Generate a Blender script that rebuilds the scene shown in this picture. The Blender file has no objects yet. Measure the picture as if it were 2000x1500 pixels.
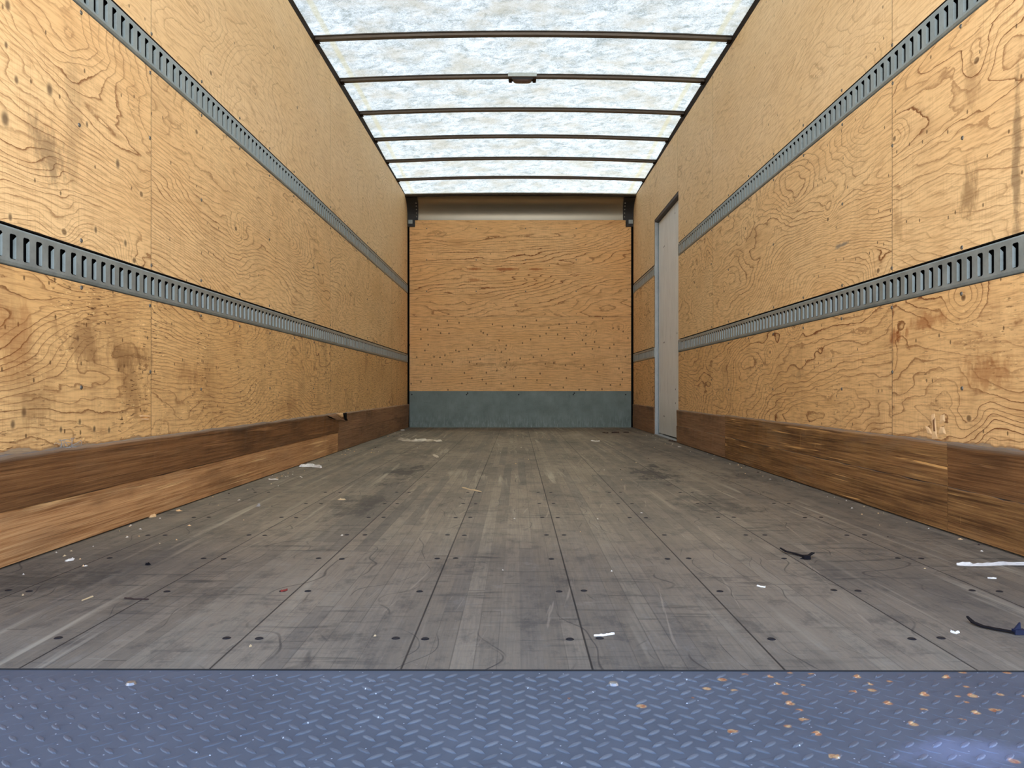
import bpy, math, random
from mathutils import Vector, Matrix

# ------------------------------------------------------------------ camera, sky, sun, exposure
SC = bpy.context.scene
COL = SC.collection
H = 0.397                       # camera height above the cargo floor
FPX = 1597.0                    # focal length in pixels of the 2000 px frame
VX, VY = 1010.0, 761.0          # vanishing point of the cargo box
XL, XR, YF = -1.15, 1.22, 8.592 # left wall, right wall, front bulkhead

cam_d = bpy.data.cameras.new('camera')
cam_d.sensor_fit = 'HORIZONTAL'
cam_d.sensor_width = 36.0
cam_d.lens = FPX / 2000.0 * 36.0
cam_d.shift_x = -(VX - 1000.0) / 2000.0
cam_d.shift_y = (VY - 750.0) / 2000.0
cam_d.clip_start = 0.05
cam = bpy.data.objects.new('camera', cam_d)
COL.objects.link(cam)
cam.location = (0, 0, H)
cam.rotation_euler = (math.pi / 2, 0, 0)
SC.camera = cam

SC.view_settings.view_transform = 'Standard'
SC.view_settings.look = 'None'
SC.view_settings.gamma = 1.0
SC.view_settings.use_curve_mapping = False
SC.view_settings.exposure = 0.13
SC.cycles.use_denoising = True
SC.cycles.max_bounces = 10
SC.cycles.diffuse_bounces = 8
SC.cycles.sample_clamp_indirect = 6.0

W = bpy.data.worlds.new('sky')
SC.world = W
W.use_nodes = True
SKY_UP, SKY_HOR, SKY_LOW = (0.46, 0.86, 1.80), (4.1, 4.3, 4.6), (4.5, 4.25, 3.9)
SKY_STRENGTH = 1.0
SUN_POWER, SUN_COLOR = 12.0, (1.0, 0.95, 0.86)
SKIN_T, SKIN_F = 0.39, 0.3      # transmittance of the roof sheet, share of the forward lobe

def build_world():
    nt = W.node_tree
    nt.nodes.clear()
    out = nt.nodes.new('ShaderNodeOutputWorld')
    bg = nt.nodes.new('ShaderNodeBackground')
    bg.inputs['Strength'].default_value = SKY_STRENGTH
    tc = nt.nodes.new('ShaderNodeTexCoord')
    sp = nt.nodes.new('ShaderNodeSeparateXYZ')
    mr = nt.nodes.new('ShaderNodeMapRange')
    mr.inputs['From Min'].default_value = -1
    rp = nt.nodes.new('ShaderNodeValToRGB')
    el = rp.color_ramp.elements
    el[0].position = 0.0
    el[0].color = (*[c * 0.2 for c in SKY_LOW], 1)
    el[1].position = 1.0
    el[1].color = (*[c * 0.2 for c in SKY_UP], 1)
    for p, c in ((0.47, SKY_LOW), (0.50, SKY_HOR), (0.56, SKY_HOR), (0.70, [(a + b) / 2 for a, b in zip(SKY_UP, SKY_HOR)]), (0.8, SKY_UP)):
        e = el.new(p)
        e.color = (*[v * 0.2 for v in c], 1)
    vm = nt.nodes.new('ShaderNodeVectorMath')
    vm.operation = 'SCALE'
    vm.inputs['Scale'].default_value = 5.0
    nt.links.new(tc.outputs['Generated'], sp.inputs[0])
    nt.links.new(sp.outputs['Z'], mr.inputs['Value'])
    nt.links.new(mr.outputs[0], rp.inputs[0])
    nt.links.new(rp.outputs[0], vm.inputs[0])
    nt.links.new(vm.outputs[0], bg.inputs['Color'])
    nt.links.new(bg.outputs[0], out.inputs[0])
build_world()

sun_d = bpy.data.lights.new('sun', 'SUN')
sun_d.energy = SUN_POWER
sun_d.color = SUN_COLOR
sun_d.angle = math.radians(0.6)
sun = bpy.data.objects.new('sun', sun_d)
COL.objects.link(sun)
sun.location = (2, 6, 12)
sun.rotation_euler = (math.radians(-12), math.radians(10), 0)   # near overhead; the roof edge keeps it off the rear sill

# ------------------------------------------------------------------ measuring helpers
def wallpt(side, px, py):
    """(Y, z) of a photo pixel on the left (-1) or right (+1) wall plane"""
    X = -XL if side < 0 else XR
    d = (VX - px) if side < 0 else (px - VX)
    Y = FPX * X / d
    return Y, H - (py - VY) * Y / FPX

def floorpt(px, py, z=0.0):
    Y = (H - z) * FPX / (py - VY)
    return (px - VX) * Y / FPX, Y

# ------------------------------------------------------------------ shader node helpers
class G:
    def __init__(s, name):
        s.m = bpy.data.materials.new(name)
        s.m.use_nodes = True
        s.nt = s.m.node_tree
        s.nt.nodes.clear()
        s.out = s.nt.nodes.new('ShaderNodeOutputMaterial')
    def n(s, t, _in=None, **props):
        nd = s.nt.nodes.new('ShaderNode' + t)
        for k, v in props.items():
            setattr(nd, k, v)
        for k, v in (_in or {}).items():
            s.put(nd.inputs[k], v)
        return nd
    def put(s, sock, v):
        if isinstance(v, bpy.types.NodeSocket):
            s.nt.links.new(v, sock)
        else:
            if isinstance(v, (tuple, list)) and sock.type == 'RGBA' and len(v) == 3:
                v = (*v, 1)
            sock.default_value = v
    def math(s, op, a, b=0.0, c=None, clamp=False):
        d = {0: a, 1: b}
        if c is not None:
            d[2] = c
        return s.n('Math', d, operation=op, use_clamp=clamp).outputs[0]
    def add(s, a, b): return s.math('ADD', a, b)
    def mul(s, a, b): return s.math('MULTIPLY', a, b)
    def sub(s, a, b): return s.math('SUBTRACT', a, b)
    def mix(s, f, a, b, mode='MIX'):
        nd = s.n('Mix', data_type='RGBA', blend_type=mode, clamp_factor=True)
        s.put(nd.inputs[0], f); s.put(nd.inputs[6], a); s.put(nd.inputs[7], b)
        return nd.outputs[2]
    def rng(s, v, a, b, c=0.0, d=1.0, smooth=False):
        nd = s.n('MapRange', {0: v, 1: a, 2: b, 3: c, 4: d})
        nd.clamp = True
        if smooth: nd.interpolation_type = 'SMOOTHSTEP'
        return nd.outputs[0]
    def vec(s, x, y, z=0.0):
        return s.n('CombineXYZ', {0: x, 1: y, 2: z}).outputs[0]
    def sep(s, v):
        o = s.n('SeparateXYZ', {0: v}).outputs
        return o[0], o[1], o[2]
    def noise(s, v, scale, detail=2.0, rough=0.5, dist=0.0, col=False):
        nd = s.n('TexNoise', {'Vector': v, 'Scale': scale, 'Detail': detail, 'Roughness': rough, 'Distortion': dist})
        return nd.outputs['Color' if col else 'Fac']
    def white(s, v):
        return s.n('TexWhiteNoise', {'Vector': v}, noise_dimensions='3D').outputs['Value']
    def voro(s, v, scale, feature='F1', rand=1.0):
        nd = s.n('TexVoronoi', {'Vector': v, 'Scale': scale, 'Randomness': rand}, voronoi_dimensions='2D', feature=feature)
        return nd
    def bump(s, h, strength=0.3, dist=0.002):
        return s.n('Bump', {'Strength': strength, 'Distance': dist, 'Height': h}).outputs[0]
    def uv(s):
        return s.n('TexCoord').outputs['UV']
    def pos(s):
        return s.n('NewGeometry').outputs['Position']
    def surf(s, color, rough=0.6, metal=0.0, normal=None, spec=0.5):
        p = s.n('BsdfPrincipled', {'Base Color': color, 'Roughness': rough, 'Metallic': metal, 'Specular IOR Level': spec})
        if normal is not None: s.put(p.inputs['Normal'], normal)
        s.nt.links.new(p.outputs[0], s.out.inputs[0])
        return s.m
    def blob(s, u, v, cu, cv, ru, rv, nz=None, amp=0.5):
        """soft elliptical patch, ragged by the noise nz"""
        du = s.math('DIVIDE', s.sub(u, cu), ru)
        dv = s.math('DIVIDE', s.sub(v, cv), rv)
        d = s.math('SQRT', s.add(s.mul(du, du), s.mul(dv, dv)))
        if nz is not None:
            d = s.add(d, s.mul(s.sub(nz, 0.5), amp * 4))
        return s.rng(d, 1.0, 0.25, 0.0, 1.0, True)

def srgb(r, g, b):
    f = lambda c: ((c / 255 + 0.055) / 1.055) ** 2.4 if c > 10 else c / 255 / 12.92
    return (f(r), f(g), f(b))

def plain(name, col, rough=0.6, metal=0.0, spec=0.5, var=0.12, scale=40.0):
    g = G(name)
    nz = g.noise(g.pos(), scale, 4.0, 0.6)
    c = g.mix(g.rng(nz, 0.3, 0.75), tuple(x * (1 - var) for x in col), tuple(min(1, x * (1 + var)) for x in col))
    return g.surf(c, rough, metal, g.bump(nz, 0.15, 0.001), spec)

# ------------------------------------------------------------------ plywood
def plywood(name, base, light, dark, lines=1.0, freq=12.0, amp=42.0, knots=0.5, wear=0.5, stretch=0.33, stains=(), specks=1.0, sps=8.0, edge=0.0, spr=0.055):
    g = G(name)
    u, v, w = g.sep(g.uv())
    us = g.mul(u, stretch)
    P = g.vec(us, v, w)
    n1 = g.noise(P, 1.7, 1.5, 0.45, 0.35)
    n2 = g.noise(P, 6.5, 2.0, 0.55, 0.5)
    n3 = g.noise(g.vec(g.mul(u, 14.0), g.mul(v, 30.0), w), 1.0, 3.0, 0.7)
    # knots: sparse cells that bend the rings around themselves
    vo = g.voro(g.vec(g.mul(u, 0.75), v, w), 3.4)
    kd = vo.outputs['Distance']
    ksel = g.math('GREATER_THAN', g.sep(vo.outputs['Color'])[0], 1.0 - knots)
    kring = g.mul(g.rng(kd, 0.33, 0.0, 0.0, 1.0, True), ksel)
    field = g.add(g.add(g.mul(v, freq), g.mul(n1, amp)), g.add(g.mul(n2, 5.5), g.add(g.mul(n3, 0.60), g.mul(kring, 3.2))))
    fr = g.math('FRACT', field)
    cell = g.math('FLOOR', field)
    rnd = g.white(g.vec(cell, 0.3, 0.7))
    late = g.mul(g.add(g.mul(g.rng(fr, 0.55, 0.9), 0.25), g.mul(g.rng(fr, 0.82, 0.93), 0.75)), g.rng(fr, 1.0, 0.965))      # soft rise, sharp edge
    late = g.mul(late, g.add(0.5, g.mul(rnd, 0.5)))
    region = g.rng(g.noise(P, 2.6, 2.0, 0.5), 0.34, 0.6, 0.35, 1.0)
    late = g.mul(g.mul(late, region), lines)
    fine = g.noise(g.vec(g.mul(u, 9.0), g.mul(v, 130.0), w), 1.0, 3.0, 0.65)
    vert = g.noise(g.vec(g.mul(u, 160.0), g.mul(v, 9.0), w), 1.0, 2.0, 0.6)
    broad = g.noise(g.vec(g.mul(u, 0.8), g.mul(v, 1.8), w), 1.6, 3.0, 0.55)
    c = g.mix(g.rng(broad, 0.3, 0.7), base, light)
    c = g.mix(g.mul(g.rng(fine, 0.46, 0.68), 0.46), c, dark)
    c = g.mix(g.mul(g.mul(g.rng(vert, 0.5, 0.75), g.rng(broad, 0.4, 0.6)), 0.26), c, dark)
    c = g.mix(g.mul(g.rng(vert, 0.42, 0.2), 0.15), c, light)
    redd = tuple((a * 0.45 + b * 0.55) for a, b in zip(dark, base))
    c = g.mix(g.mul(g.rng(n2, 0.60, 0.72), 0.5 * lines), c, redd)
    c = g.mix(g.mul(late, 1.0), c, tuple(x * 0.8 for x in dark))
    # knots and pin holes
    core = g.mul(g.rng(g.add(kd, g.mul(g.sub(n3, 0.5), 0.02)), 0.036, 0.018), ksel)
    c = g.mix(g.mul(core, 0.72), c, tuple(x * 0.22 for x in dark))
    ring = g.mul(g.mul(g.rng(kd, 0.05, 0.04), g.rng(kd, 0.028, 0.038)), ksel)
    c = g.mix(g.mul(ring, 0.5), c, light)
    v2 = g.voro(g.vec(g.mul(u, 1.5), v, w), sps)
    sp = g.mul(g.rng(g.add(v2.outputs['Distance'], g.mul(g.sub(n3, 0.5), 0.04)), spr, spr * 0.6), g.math('GREATER_THAN', g.sep(v2.outputs['Color'])[1], 1.0 - 0.4 * specks))
    c = g.mix(g.mul(sp, 0.75), c, tuple(x * 0.2 for x in dark))
    # torn checks: short horizontal ticks clustered in worn regions
    tick = g.rng(g.noise(g.vec(g.mul(u, 26.0), g.mul(v, 150.0), w), 1.0, 3.0, 0.6), 0.58, 0.65)
    wr = g.rng(g.noise(g.vec(g.mul(u, 2.2), g.mul(v, 1.2), w), 2.2, 3.0, 0.6), 0.60 - 0.14 * wear, 0.74 - 0.12 * wear)
    c = g.mix(g.mul(g.mul(tick, wr), 0.8 * wear), c, tuple(x * 0.35 for x in dark))
    ch = g.rng(g.noise(g.vec(g.mul(u, 30.0), g.mul(v, 95.0), g.add(w, 7.0)), 1.0, 3.0, 0.6), 0.61, 0.67)
    c = g.mix(g.mul(g.mul(ch, wr), 0.7 * wear), c, tuple(min(1, x * 1.35) for x in light))
    grime = g.rng(g.noise(g.vec(g.mul(u, 2.5), g.mul(v, 1.0), g.add(w, 3.0)), 2.0, 5.0, 0.65), 0.5, 0.78)
    c = g.mix(g.mul(grime, 0.38 * wear), c, tuple(x * 0.55 for x in dark))
    if edge:
        px, py, pz = g.sep(g.pos())
        ez = g.noise(g.vec(0.0, g.mul(py, 5.0), 0.0), 1.0, 4.0, 0.65)
        lim = g.add(0.243, g.mul(g.rng(ez, 0.35, 0.75), g.rng(py, 3.6, 1.6, 0.0, 0.034)))
        e1 = g.rng(g.sub(pz, lim), 0.001, -0.001)
        e2 = g.mul(g.rng(g.math('ABSOLUTE', g.sub(pz, lim)), 0.006, 0.001), g.rng(py, 4.0, 2.5))
        c = g.mix(g.mul(e2, 0.6), c, tuple(x * 0.7 for x in dark))
        c = g.mix(g.mul(e1, edge), c, srgb(150, 134, 112))
    if stains:
        px, py, pz = g.sep(g.pos())
        nz = g.noise(g.vec(g.mul(px, 9.0), g.mul(py, 14.0), g.mul(pz, 7.0)), 1.0, 5.0, 0.7)
        for ax, ca, cz, ra, rz, col, st in stains:
            if st > 1:      # a knot: dark heart inside a pale ring
                d = g.blob(py, pz, ca, cz, ra * 2.4, rz * 2.4)
                c = g.mix(g.mul(d, 0.35), c, light)
                c = g.mix(g.mul(g.blob(py, pz, ca, cz, ra * 1.25, rz * 1.25), 0.8), c, col)
                continue
            b = g.blob(py if ax == 'y' else px, pz, ca, cz, ra, rz, nz, 0.8)
            c = g.mix(g.mul(b, st), c, col)
    hgt = g.add(g.mul(late, -0.7), g.add(g.mul(fine, 0.35), g.add(g.mul(sp, -1.0), g.mul(g.mul(tick, wr), -1.0))))
    return g.surf(c, 0.62, 0.0, g.bump(hgt, 0.35, 0.0012), 0.25)

BASE, LIGHT, DARK = srgb(232, 191, 134), srgb(244, 209, 154), srgb(146, 94, 48)
smudge = srgb(96, 74, 52)
stL = [('y', 1.99, 0.99, 0.09, 0.10, smudge, 0.55), ('y', 2.12, 1.10, 0.06, 0.20, smudge, 0.22),
       ('y', 1.88, 0.50, 0.12, 0.10, srgb(150, 90, 40), 0.4), ('y', 2.42, 0.50, 0.16, 0.05, srgb(112, 74, 40), 0.5),
       ('y', 2.9, 0.45, 0.2, 0.05, srgb(130, 84, 44), 0.35)]
KNOT = srgb(82, 62, 44)
for _px, _py, _r in ((15, 10, .014), (32, 156, .011), (97, 175, .018), (10, 232, .020), (230, 320, .016), (12, 88, .009), (170, 243, .009), (187, 449, .011),
                     (245, 475, .012), (20, 424, .010), (152, 661, .010), (47, 805, .013), (25, 829, .012), (156, 824, .009), (184, 838, .010), (213, 840, .010), (119, 839, .009)):
    _Y, _z = wallpt(-1, _px, _py)
    stL.append(('y', _Y, _z, _r * 0.8, _r, KNOT, 1.5))
stL += [('y', 2.15, 0.52, 0.13, 0.07, srgb(120, 80, 44), 0.5), ('y', 2.45, 0.40, 0.10, 0.12, srgb(116, 78, 42), 0.45), ('y', 1.95, 0.36, 0.10, 0.06, srgb(120, 82, 44), 0.35)]
stR = [('y', 2.62, 0.57, 0.07, 0.035, srgb(150, 84, 36), 0.75), ('y', 2.42, 0.60, 0.12, 0.03, srgb(150, 84, 36), 0.55),
       ('y', 2.12, 0.44, 0.13, 0.06, srgb(150, 88, 40), 0.5), ('y', 2.0, 0.95, 0.022, 0.32, smudge, 0.6),
       ('y', 2.22, 0.93, 0.05, 0.10, srgb(120, 84, 46), 0.6), ('y', 2.20, 1.22, 0.05, 0.09, srgb(140, 100, 60), 0.4),
       ('y', 2.62, 0.92, 0.05, 0.06, srgb(140, 96, 52), 0.4), ('y', 3.05, 0.94, 0.10, 0.012, srgb(108, 108, 104), 0.7),
       ('y', 8.1, 1.62, 0.10, 0.42, srgb(150, 92, 44), 0.55), ('y', 3.55, 0.46, 0.06, 0.03, smudge, 0.3)]
stF = [('x', -0.48, 1.664, 0.13, 0.018, srgb(176, 104, 52), 0.8), ('x', -0.12, 1.664, 0.14, 0.018, srgb(172, 98, 48), 0.85),
       ('x', 0.18, 1.664, 0.11, 0.016, srgb(176, 104, 52), 0.8), ('x', -0.45, 1.55, 0.07, 0.02, srgb(176, 104, 52), 0.6),
       ('x', 0.62, 1.60, 0.07, 0.015, srgb(172, 104, 56), 0.5), ('x', 0.0, 0.66, 0.8, 0.03, srgb(150, 100, 52), 0.3)]
M_PLY_TOP = plywood('plywood_smooth', srgb(234, 199, 146), srgb(244, 213, 164), srgb(176, 130, 80), lines=0.55, freq=26, amp=46, knots=0.12, wear=0.12, specks=0.5)
M_PLY_MID = plywood('plywood_left_middle', BASE, LIGHT, DARK, lines=1.0, freq=34, amp=58, knots=0.2, wear=0.5, stains=stL, specks=0.8)
M_PLY_LOW = plywood('plywood_left_lower', srgb(220, 175, 114), srgb(232, 192, 132), srgb(130, 80, 40), lines=1.15, freq=38, amp=54, knots=0.25, wear=1.2, stains=stL, specks=1.3, edge=0.8)
M_PLY_RMID = plywood('plywood_right_middle', BASE, LIGHT, DARK, lines=1.05, freq=20, amp=54, knots=0.3, wear=0.4, stains=stR, specks=1.0)
M_PLY_RLOW = plywood('plywood_right_lower', srgb(224, 179, 118), srgb(236, 193, 134), srgb(136, 82, 40), lines=1.25, freq=14, amp=50, knots=0.35, wear=0.8, stains=stR, specks=1.2, edge=0.8)
M_PLY_FRONT = plywood('plywood_front', srgb(240, 188, 124), srgb(248, 202, 142), srgb(150, 88, 40), lines=1.3, freq=22, amp=34, knots=0.0, wear=0.12, stretch=0.2, stains=stF, specks=0.15)
M_PLY_FRONT_LOW = plywood('plywood_front_knotty', srgb(240, 188, 124), srgb(248, 202, 142), srgb(146, 86, 40), lines=0.6, freq=30, amp=16, knots=0.3, wear=0.35, stretch=0.15, stains=stF, specks=2.4, sps=6.5, spr=0.085)

# ------------------------------------------------------------------ kick boards (scuffed hardwood)
def kickwood(name, base, dark, light, scratch=0.5, grey=0.2):
    g = G(name)
    u, v, w = g.sep(g.uv())
    band = g.noise(g.vec(g.mul(u, 0.5), g.mul(v, 22.0), w), 1.0, 4.0, 0.6, 0.4)
    fine = g.noise(g.vec(g.mul(u, 3.0), g.mul(v, 150.0), w), 1.0, 4.0, 0.7)
    patch = g.noise(g.vec(g.mul(u, 1.6), g.mul(v, 6.0), w), 1.0, 4.0, 0.6)
    c = g.mix(g.rng(band, 0.32, 0.68), dark, base)
    c = g.mix(g.mul(g.rng(fine, 0.42, 0.7), 0.65), c, light)
    c = g.mix(g.mul(g.rng(fine, 0.45, 0.25), 0.75), c, tuple(x * 0.45 for x in dark))
    c = g.mix(g.mul(g.rng(patch, 0.52, 0.72), 0.75), c, tuple(x * 0.45 for x in dark))
    c = g.mix(g.mul(g.rng(patch, 0.45, 0.25), grey), c, srgb(140, 122, 96))
    sc = g.rng(g.noise(g.vec(g.mul(u, 1.6), g.mul(v, 75.0), g.add(w, 5)), 1.0, 2.0, 0.5, 0.7), 0.60, 0.66)
    scm = g.rng(g.noise(g.vec(g.mul(u, 2.0), g.mul(v, 9.0), g.add(w, 9)), 1.0, 2.0, 0.5), 0.44, 0.58)
    c = g.mix(g.mul(g.mul(sc, scm), scratch), c, tuple(min(1, x * 1.5) for x in light))
    vs = g.rng(g.noise(g.vec(g.mul(u, 40.0), g.mul(v, 8.0), g.add(w, 2)), 1.0, 2.0, 0.5, 0.4), 0.70, 0.76)
    c = g.mix(g.mul(vs, 0.35 * scratch), c, light)
    # dust along the top edge
    ed = g.mul(g.rng(g.add(v, g.mul(g.sub(patch, 0.5), 0.03)), 0.238, 0.25), g.rng(v, 0.27, 0.26))
    c = g.mix(g.mul(ed, 0.45), c, srgb(150, 136, 116))
    hgt = g.add(fine, g.mul(g.mul(sc, scm), -0.6))
    return g.surf(c, 0.6, 0.0, g.bump(hgt, 0.8, 0.003), 0.25)
M_KICK_DARK = kickwood('kick_board_dark', srgb(124, 84, 48), srgb(80, 50, 25), srgb(156, 114, 72), 0.45, 0.2)
M_KICK_TAN = kickwood('kick_board_tan', srgb(196, 146, 96), srgb(140, 94, 54), srgb(222, 180, 128), 0.5, 0.3)
M_KICK_MID = kickwood('kick_board_brown', srgb(138, 97, 58), srgb(86, 56, 29), srgb(186, 142, 86), 0.95, 0.45)
M_KICK_GREY = kickwood('kick_board_grey_brown', srgb(150, 112, 80), srgb(110, 78, 52), srgb(172, 136, 100), 0.2, 0.3)
M_DUST = plain('dusty_ledge', srgb(140, 130, 118), 0.9, spec=0.1)

# ------------------------------------------------------------------ floor
def floor_mat():
    g = G('worn_laminated_floor')
    x, y, z = g.sep(g.pos())
    xb = g.math('DIVIDE', g.sub(x, 0.107), 0.272)
    xs = g.mul(xb, 8.0)
    bid, sid = g.math('FLOOR', xb), g.math('FLOOR', xs)
    r1 = g.white(g.vec(sid, 1.7, 0.0))
    yl = g.add(g.math('DIVIDE', y, 1.35), g.mul(r1, 7.0))
    yid = g.math('FLOOR', yl)
    r2 = g.white(g.vec(sid, yid, 3.1))
    r3 = g.white(g.vec(sid, yid, 8.4))
    base = g.mix(g.math('POWER', r2, 1.6), srgb(124, 114, 97), srgb(139, 128, 109))
    base = g.mix(g.mul(g.math('GREATER_THAN', r3, 0.93), 0.3), base, srgb(152, 144, 124))
    base = g.mix(g.mul(g.math('LESS_THAN', r3, 0.10), 0.3), base, srgb(84, 82, 78))
    grain = g.noise(g.vec(g.mul(x, 220.0), g.mul(y, 7.0), r2), 1.0, 4.0, 0.65)
    c = g.mix(g.mul(g.rng(grain, 0.35, 0.7), 0.36), base, srgb(76, 74, 69))
    dirt = g.noise(g.vec(g.mul(x, 2.0), g.mul(y, 0.7), 0.0), 1.3, 6.0, 0.62)
    c = g.mix(g.mul(g.rng(dirt, 0.48, 0.68), 0.55), c, srgb(74, 73, 70))
    c = g.mix(g.mul(g.rng(dirt, 0.46, 0.28), 0.40), c, srgb(160, 148, 126))
    # cross-wise scuffs and smears
    cs = g.noise(g.vec(g.mul(x, 5.0), g.mul(y, 34.0), 1.0), 1.0, 4.0, 0.65)
    csm = g.rng(g.noise(g.vec(x, y, 4.0), 2.2, 3.0, 0.6), 0.46, 0.62)
    c = g.mix(g.mul(g.mul(g.rng(cs, 0.54, 0.66), csm), 0.75), c, srgb(56, 55, 52))
    cs2 = g.noise(g.vec(g.mul(x, 9.0), g.mul(y, 60.0), 6.0), 1.0, 4.0, 0.7)
    c = g.mix(g.mul(g.rng(cs2, 0.58, 0.70), 0.45), c, srgb(66, 64, 61))
    c = g.mix(g.mul(g.rng(cs2, 0.38, 0.28), 0.35), c, srgb(150, 146, 130))
    mot = g.noise(g.vec(g.mul(x, 16.0), g.mul(y, 9.0), 2.0), 1.0, 6.0, 0.75)
    c = g.mix(g.mul(g.rng(mot, 0.52, 0.64), 0.48), c, srgb(62, 60, 58))
    c = g.mix(g.mul(g.rng(mot, 0.44, 0.30), 0.30), c, srgb(148, 144, 132))
    # long pale wear streaks running with the boards
    ang = g.add(x, g.mul(y, 0.035))
    st = g.noise(g.vec(g.mul(ang, 26.0), g.mul(y, 0.9), 2.0), 1.0, 3.0, 0.55, 0.3)
    stm = g.rng(g.noise(g.vec(g.mul(x, 1.4), g.mul(y, 0.6), 7.0), 1.5, 3.0, 0.6), 0.42, 0.62)
    c = g.mix(g.mul(g.mul(g.rng(st, 0.58, 0.68), stm), 0.6), c, srgb(174, 166, 144))
    ang2 = g.sub(x, g.mul(y, 0.12))
    st2 = g.noise(g.vec(g.mul(ang2, 48.0), g.mul(y, 1.6), 5.0), 1.0, 3.0, 0.6, 0.5)
    c = g.mix(g.mul(g.rng(st2, 0.67, 0.71), 0.35), c, srgb(172, 160, 138))
    # thin dark curved gouges
    nzx = g.noise(g.vec(x, g.mul(y, 0.8), 0.0), 2.2, 2.0, 0.5)
    for k, (o, a, f) in enumerate(((0.0, 0.25, 16.0), (3.0, -0.42, 12.0), (5.0, 0.05, 13.0))):
        q = g.math('FRACT', g.mul(g.add(g.add(x, g.mul(y, a * 0.35)), g.mul(nzx, 0.55)), f / 2))
        ln = g.mul(g.rng(g.math('ABSOLUTE', g.sub(q, 0.5)), 0.014, 0.005), g.rng(g.noise(g.vec(x, y, 11.0 + o), 2.6, 3.0, 0.6), 0.54, 0.60))
        c = g.mix(g.mul(ln, 0.62), c, srgb(48, 46, 44))
    fx = g.noise(g.vec(g.mul(x, 120.0), g.mul(y, 120.0), 0.0), 1.0, 3.0, 0.7)
    c = g.mix(g.mul(g.rng(fx, 0.68, 0.74), 0.45), c, srgb(58, 54, 50))
    c = g.mix(g.mul(g.rng(fx, 0.30, 0.25), 0.5), c, srgb(176, 166, 150))
    # black scuff patches where tyres and pallets turned
    nz = g.noise(g.vec(g.mul(x, 9.0), g.mul(y, 3.0), 0.0), 1.3, 6.0, 0.72)
    for px, py, rx, ry, s in ((1275, 925, 34, 0.36, 0.9), (790, 925, 30, 0.35, 0.8), (1390, 985, 52, 0.22, 0.6),
                              (705, 985, 46, 0.28, 0.62), (1240, 880, 50, 0.2, 0.35), (820, 885, 36, 0.3, 0.5),
                              (1450, 930, 40, 0.2, 0.5), (380, 1160, 60, 0.09, 0.3), (650, 1240, 60, 0.04, 0.4),
                              (440, 1040, 80, 0.12, 0.3), (880, 1190, 22, 0.03, 0.4), (100, 1130, 90, 0.10, 0.5)):
        X, Y = floorpt(px, py)
        b = g.mul(g.blob(x, y, X, Y, 1.25 * rx * Y / FPX, 1.25 * ry, nz, 1.5), g.rng(cs2, 0.36, 0.52, 0.35, 1.0))
        c = g.mix(g.mul(b, min(1.0, s * 1.0)), c, srgb(44, 43, 41))
    # gaps
    fb = g.math('ABSOLUTE', g.sub(g.math('FRACT', g.add(xb, 0.5)), 0.5))
    gap = g.rng(fb, 0.0075, 0.0035)
    fs = g.math('ABSOLUTE', g.sub(g.math('FRACT', g.add(xs, 0.5)), 0.5))
    gs = g.mul(g.rng(fs, 0.04, 0.015), g.math('GREATER_THAN', g.white(g.vec(sid, yid, 6.6)), 0.45))
    c = g.mix(g.mul(gs, 0.42), c, srgb(56, 52, 48))
    c = g.mix(g.mul(gap, g.rng(g.noise(g.vec(bid, g.mul(y, 2.0), 0), 1.0, 2.0), 0.3, 0.5, 0.45, 0.9)), c, srgb(30, 28, 27))
    fy = g.math('ABSOLUTE', g.sub(g.math('FRACT', g.add(yl, 0.5)), 0.5))
    c = g.mix(g.mul(g.rng(fy, 0.0022, 0.001), 0.5), c, srgb(56, 52, 48))
    hgt = g.add(g.mul(gap, -1.5), g.add(g.mul(grain, 0.25), g.mul(dirt, 0.3)))
    rough = g.rng(dirt, 0.3, 0.7, 0.62, 0.82)
    return g.surf(c, rough, 0.0, g.bump(hgt, 0.35, 0.002), 0.3)
M_FLOOR = floor_mat()

# ------------------------------------------------------------------ metals and others
def galv(name, a, b, rough=0.45, metal=0.7, dirt=0.3):
    g = G(name)
    p = g.pos()
    n1 = g.noise(p, 14.0, 5.0, 0.6)
    n2 = g.noise(p, 110.0, 3.0, 0.6)
    c = g.mix(g.rng(n1, 0.3, 0.7), a, b)
    c = g.mix(g.mul(g.rng(n2, 0.55, 0.75), 0.3), c, tuple(x * 0.6 for x in a))
    c = g.mix(g.mul(g.rng(g.noise(p, 5.0, 6.0, 0.7), 0.52, 0.72), dirt), c, tuple(x * 0.45 for x in a))
    return g.surf(c, g.rng(n1, 0.3, 0.7, rough - 0.06, rough + 0.12), metal, g.bump(n2, 0.1, 0.0006), 0.5)
M_TRACK = galv('galvanised_track', srgb(132, 142, 141), srgb(160, 170, 169), 0.36, 0.45, 0.25)
M_TAB = galv('galvanised_tab', srgb(112, 124, 124), srgb(134, 146, 147), 0.45, 0.3, 0.2)
M_BLACKGAP = plain('dark_cavity', (0.006, 0.006, 0.006), 0.9, spec=0.05)
M_RAIL = plain('dark_rail', srgb(46, 37, 29), 0.85, 0.0, spec=0.08)
M_RIB = galv('roof_bow_steel', srgb(84, 80, 76), srgb(104, 98, 92), 0.45, 0.6, 0.2)
M_HEADER = plain('header_steel', srgb(190, 192, 182), 0.6, 0.0)
M_BRACKET = plain('black_bracket', (0.012, 0.012, 0.013), 0.55)
M_RIVET = plain('rivet_grey', srgb(150, 148, 142), 0.4, 0.5)
M_SCREW = plain('screw_head', srgb(110, 106, 98), 0.4, 0.7)
M_SCREW_DARK = plain('dark_screw_head', srgb(38, 38, 42), 0.6, 0.3, spec=0.2)
M_COVE = plain('bright_sheet_metal', srgb(150, 145, 132), 0.36, 0.85, var=0.04, scale=5.0)
M_BOLT = plain('bolt_head', srgb(170, 168, 165), 0.35, 0.8)

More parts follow.
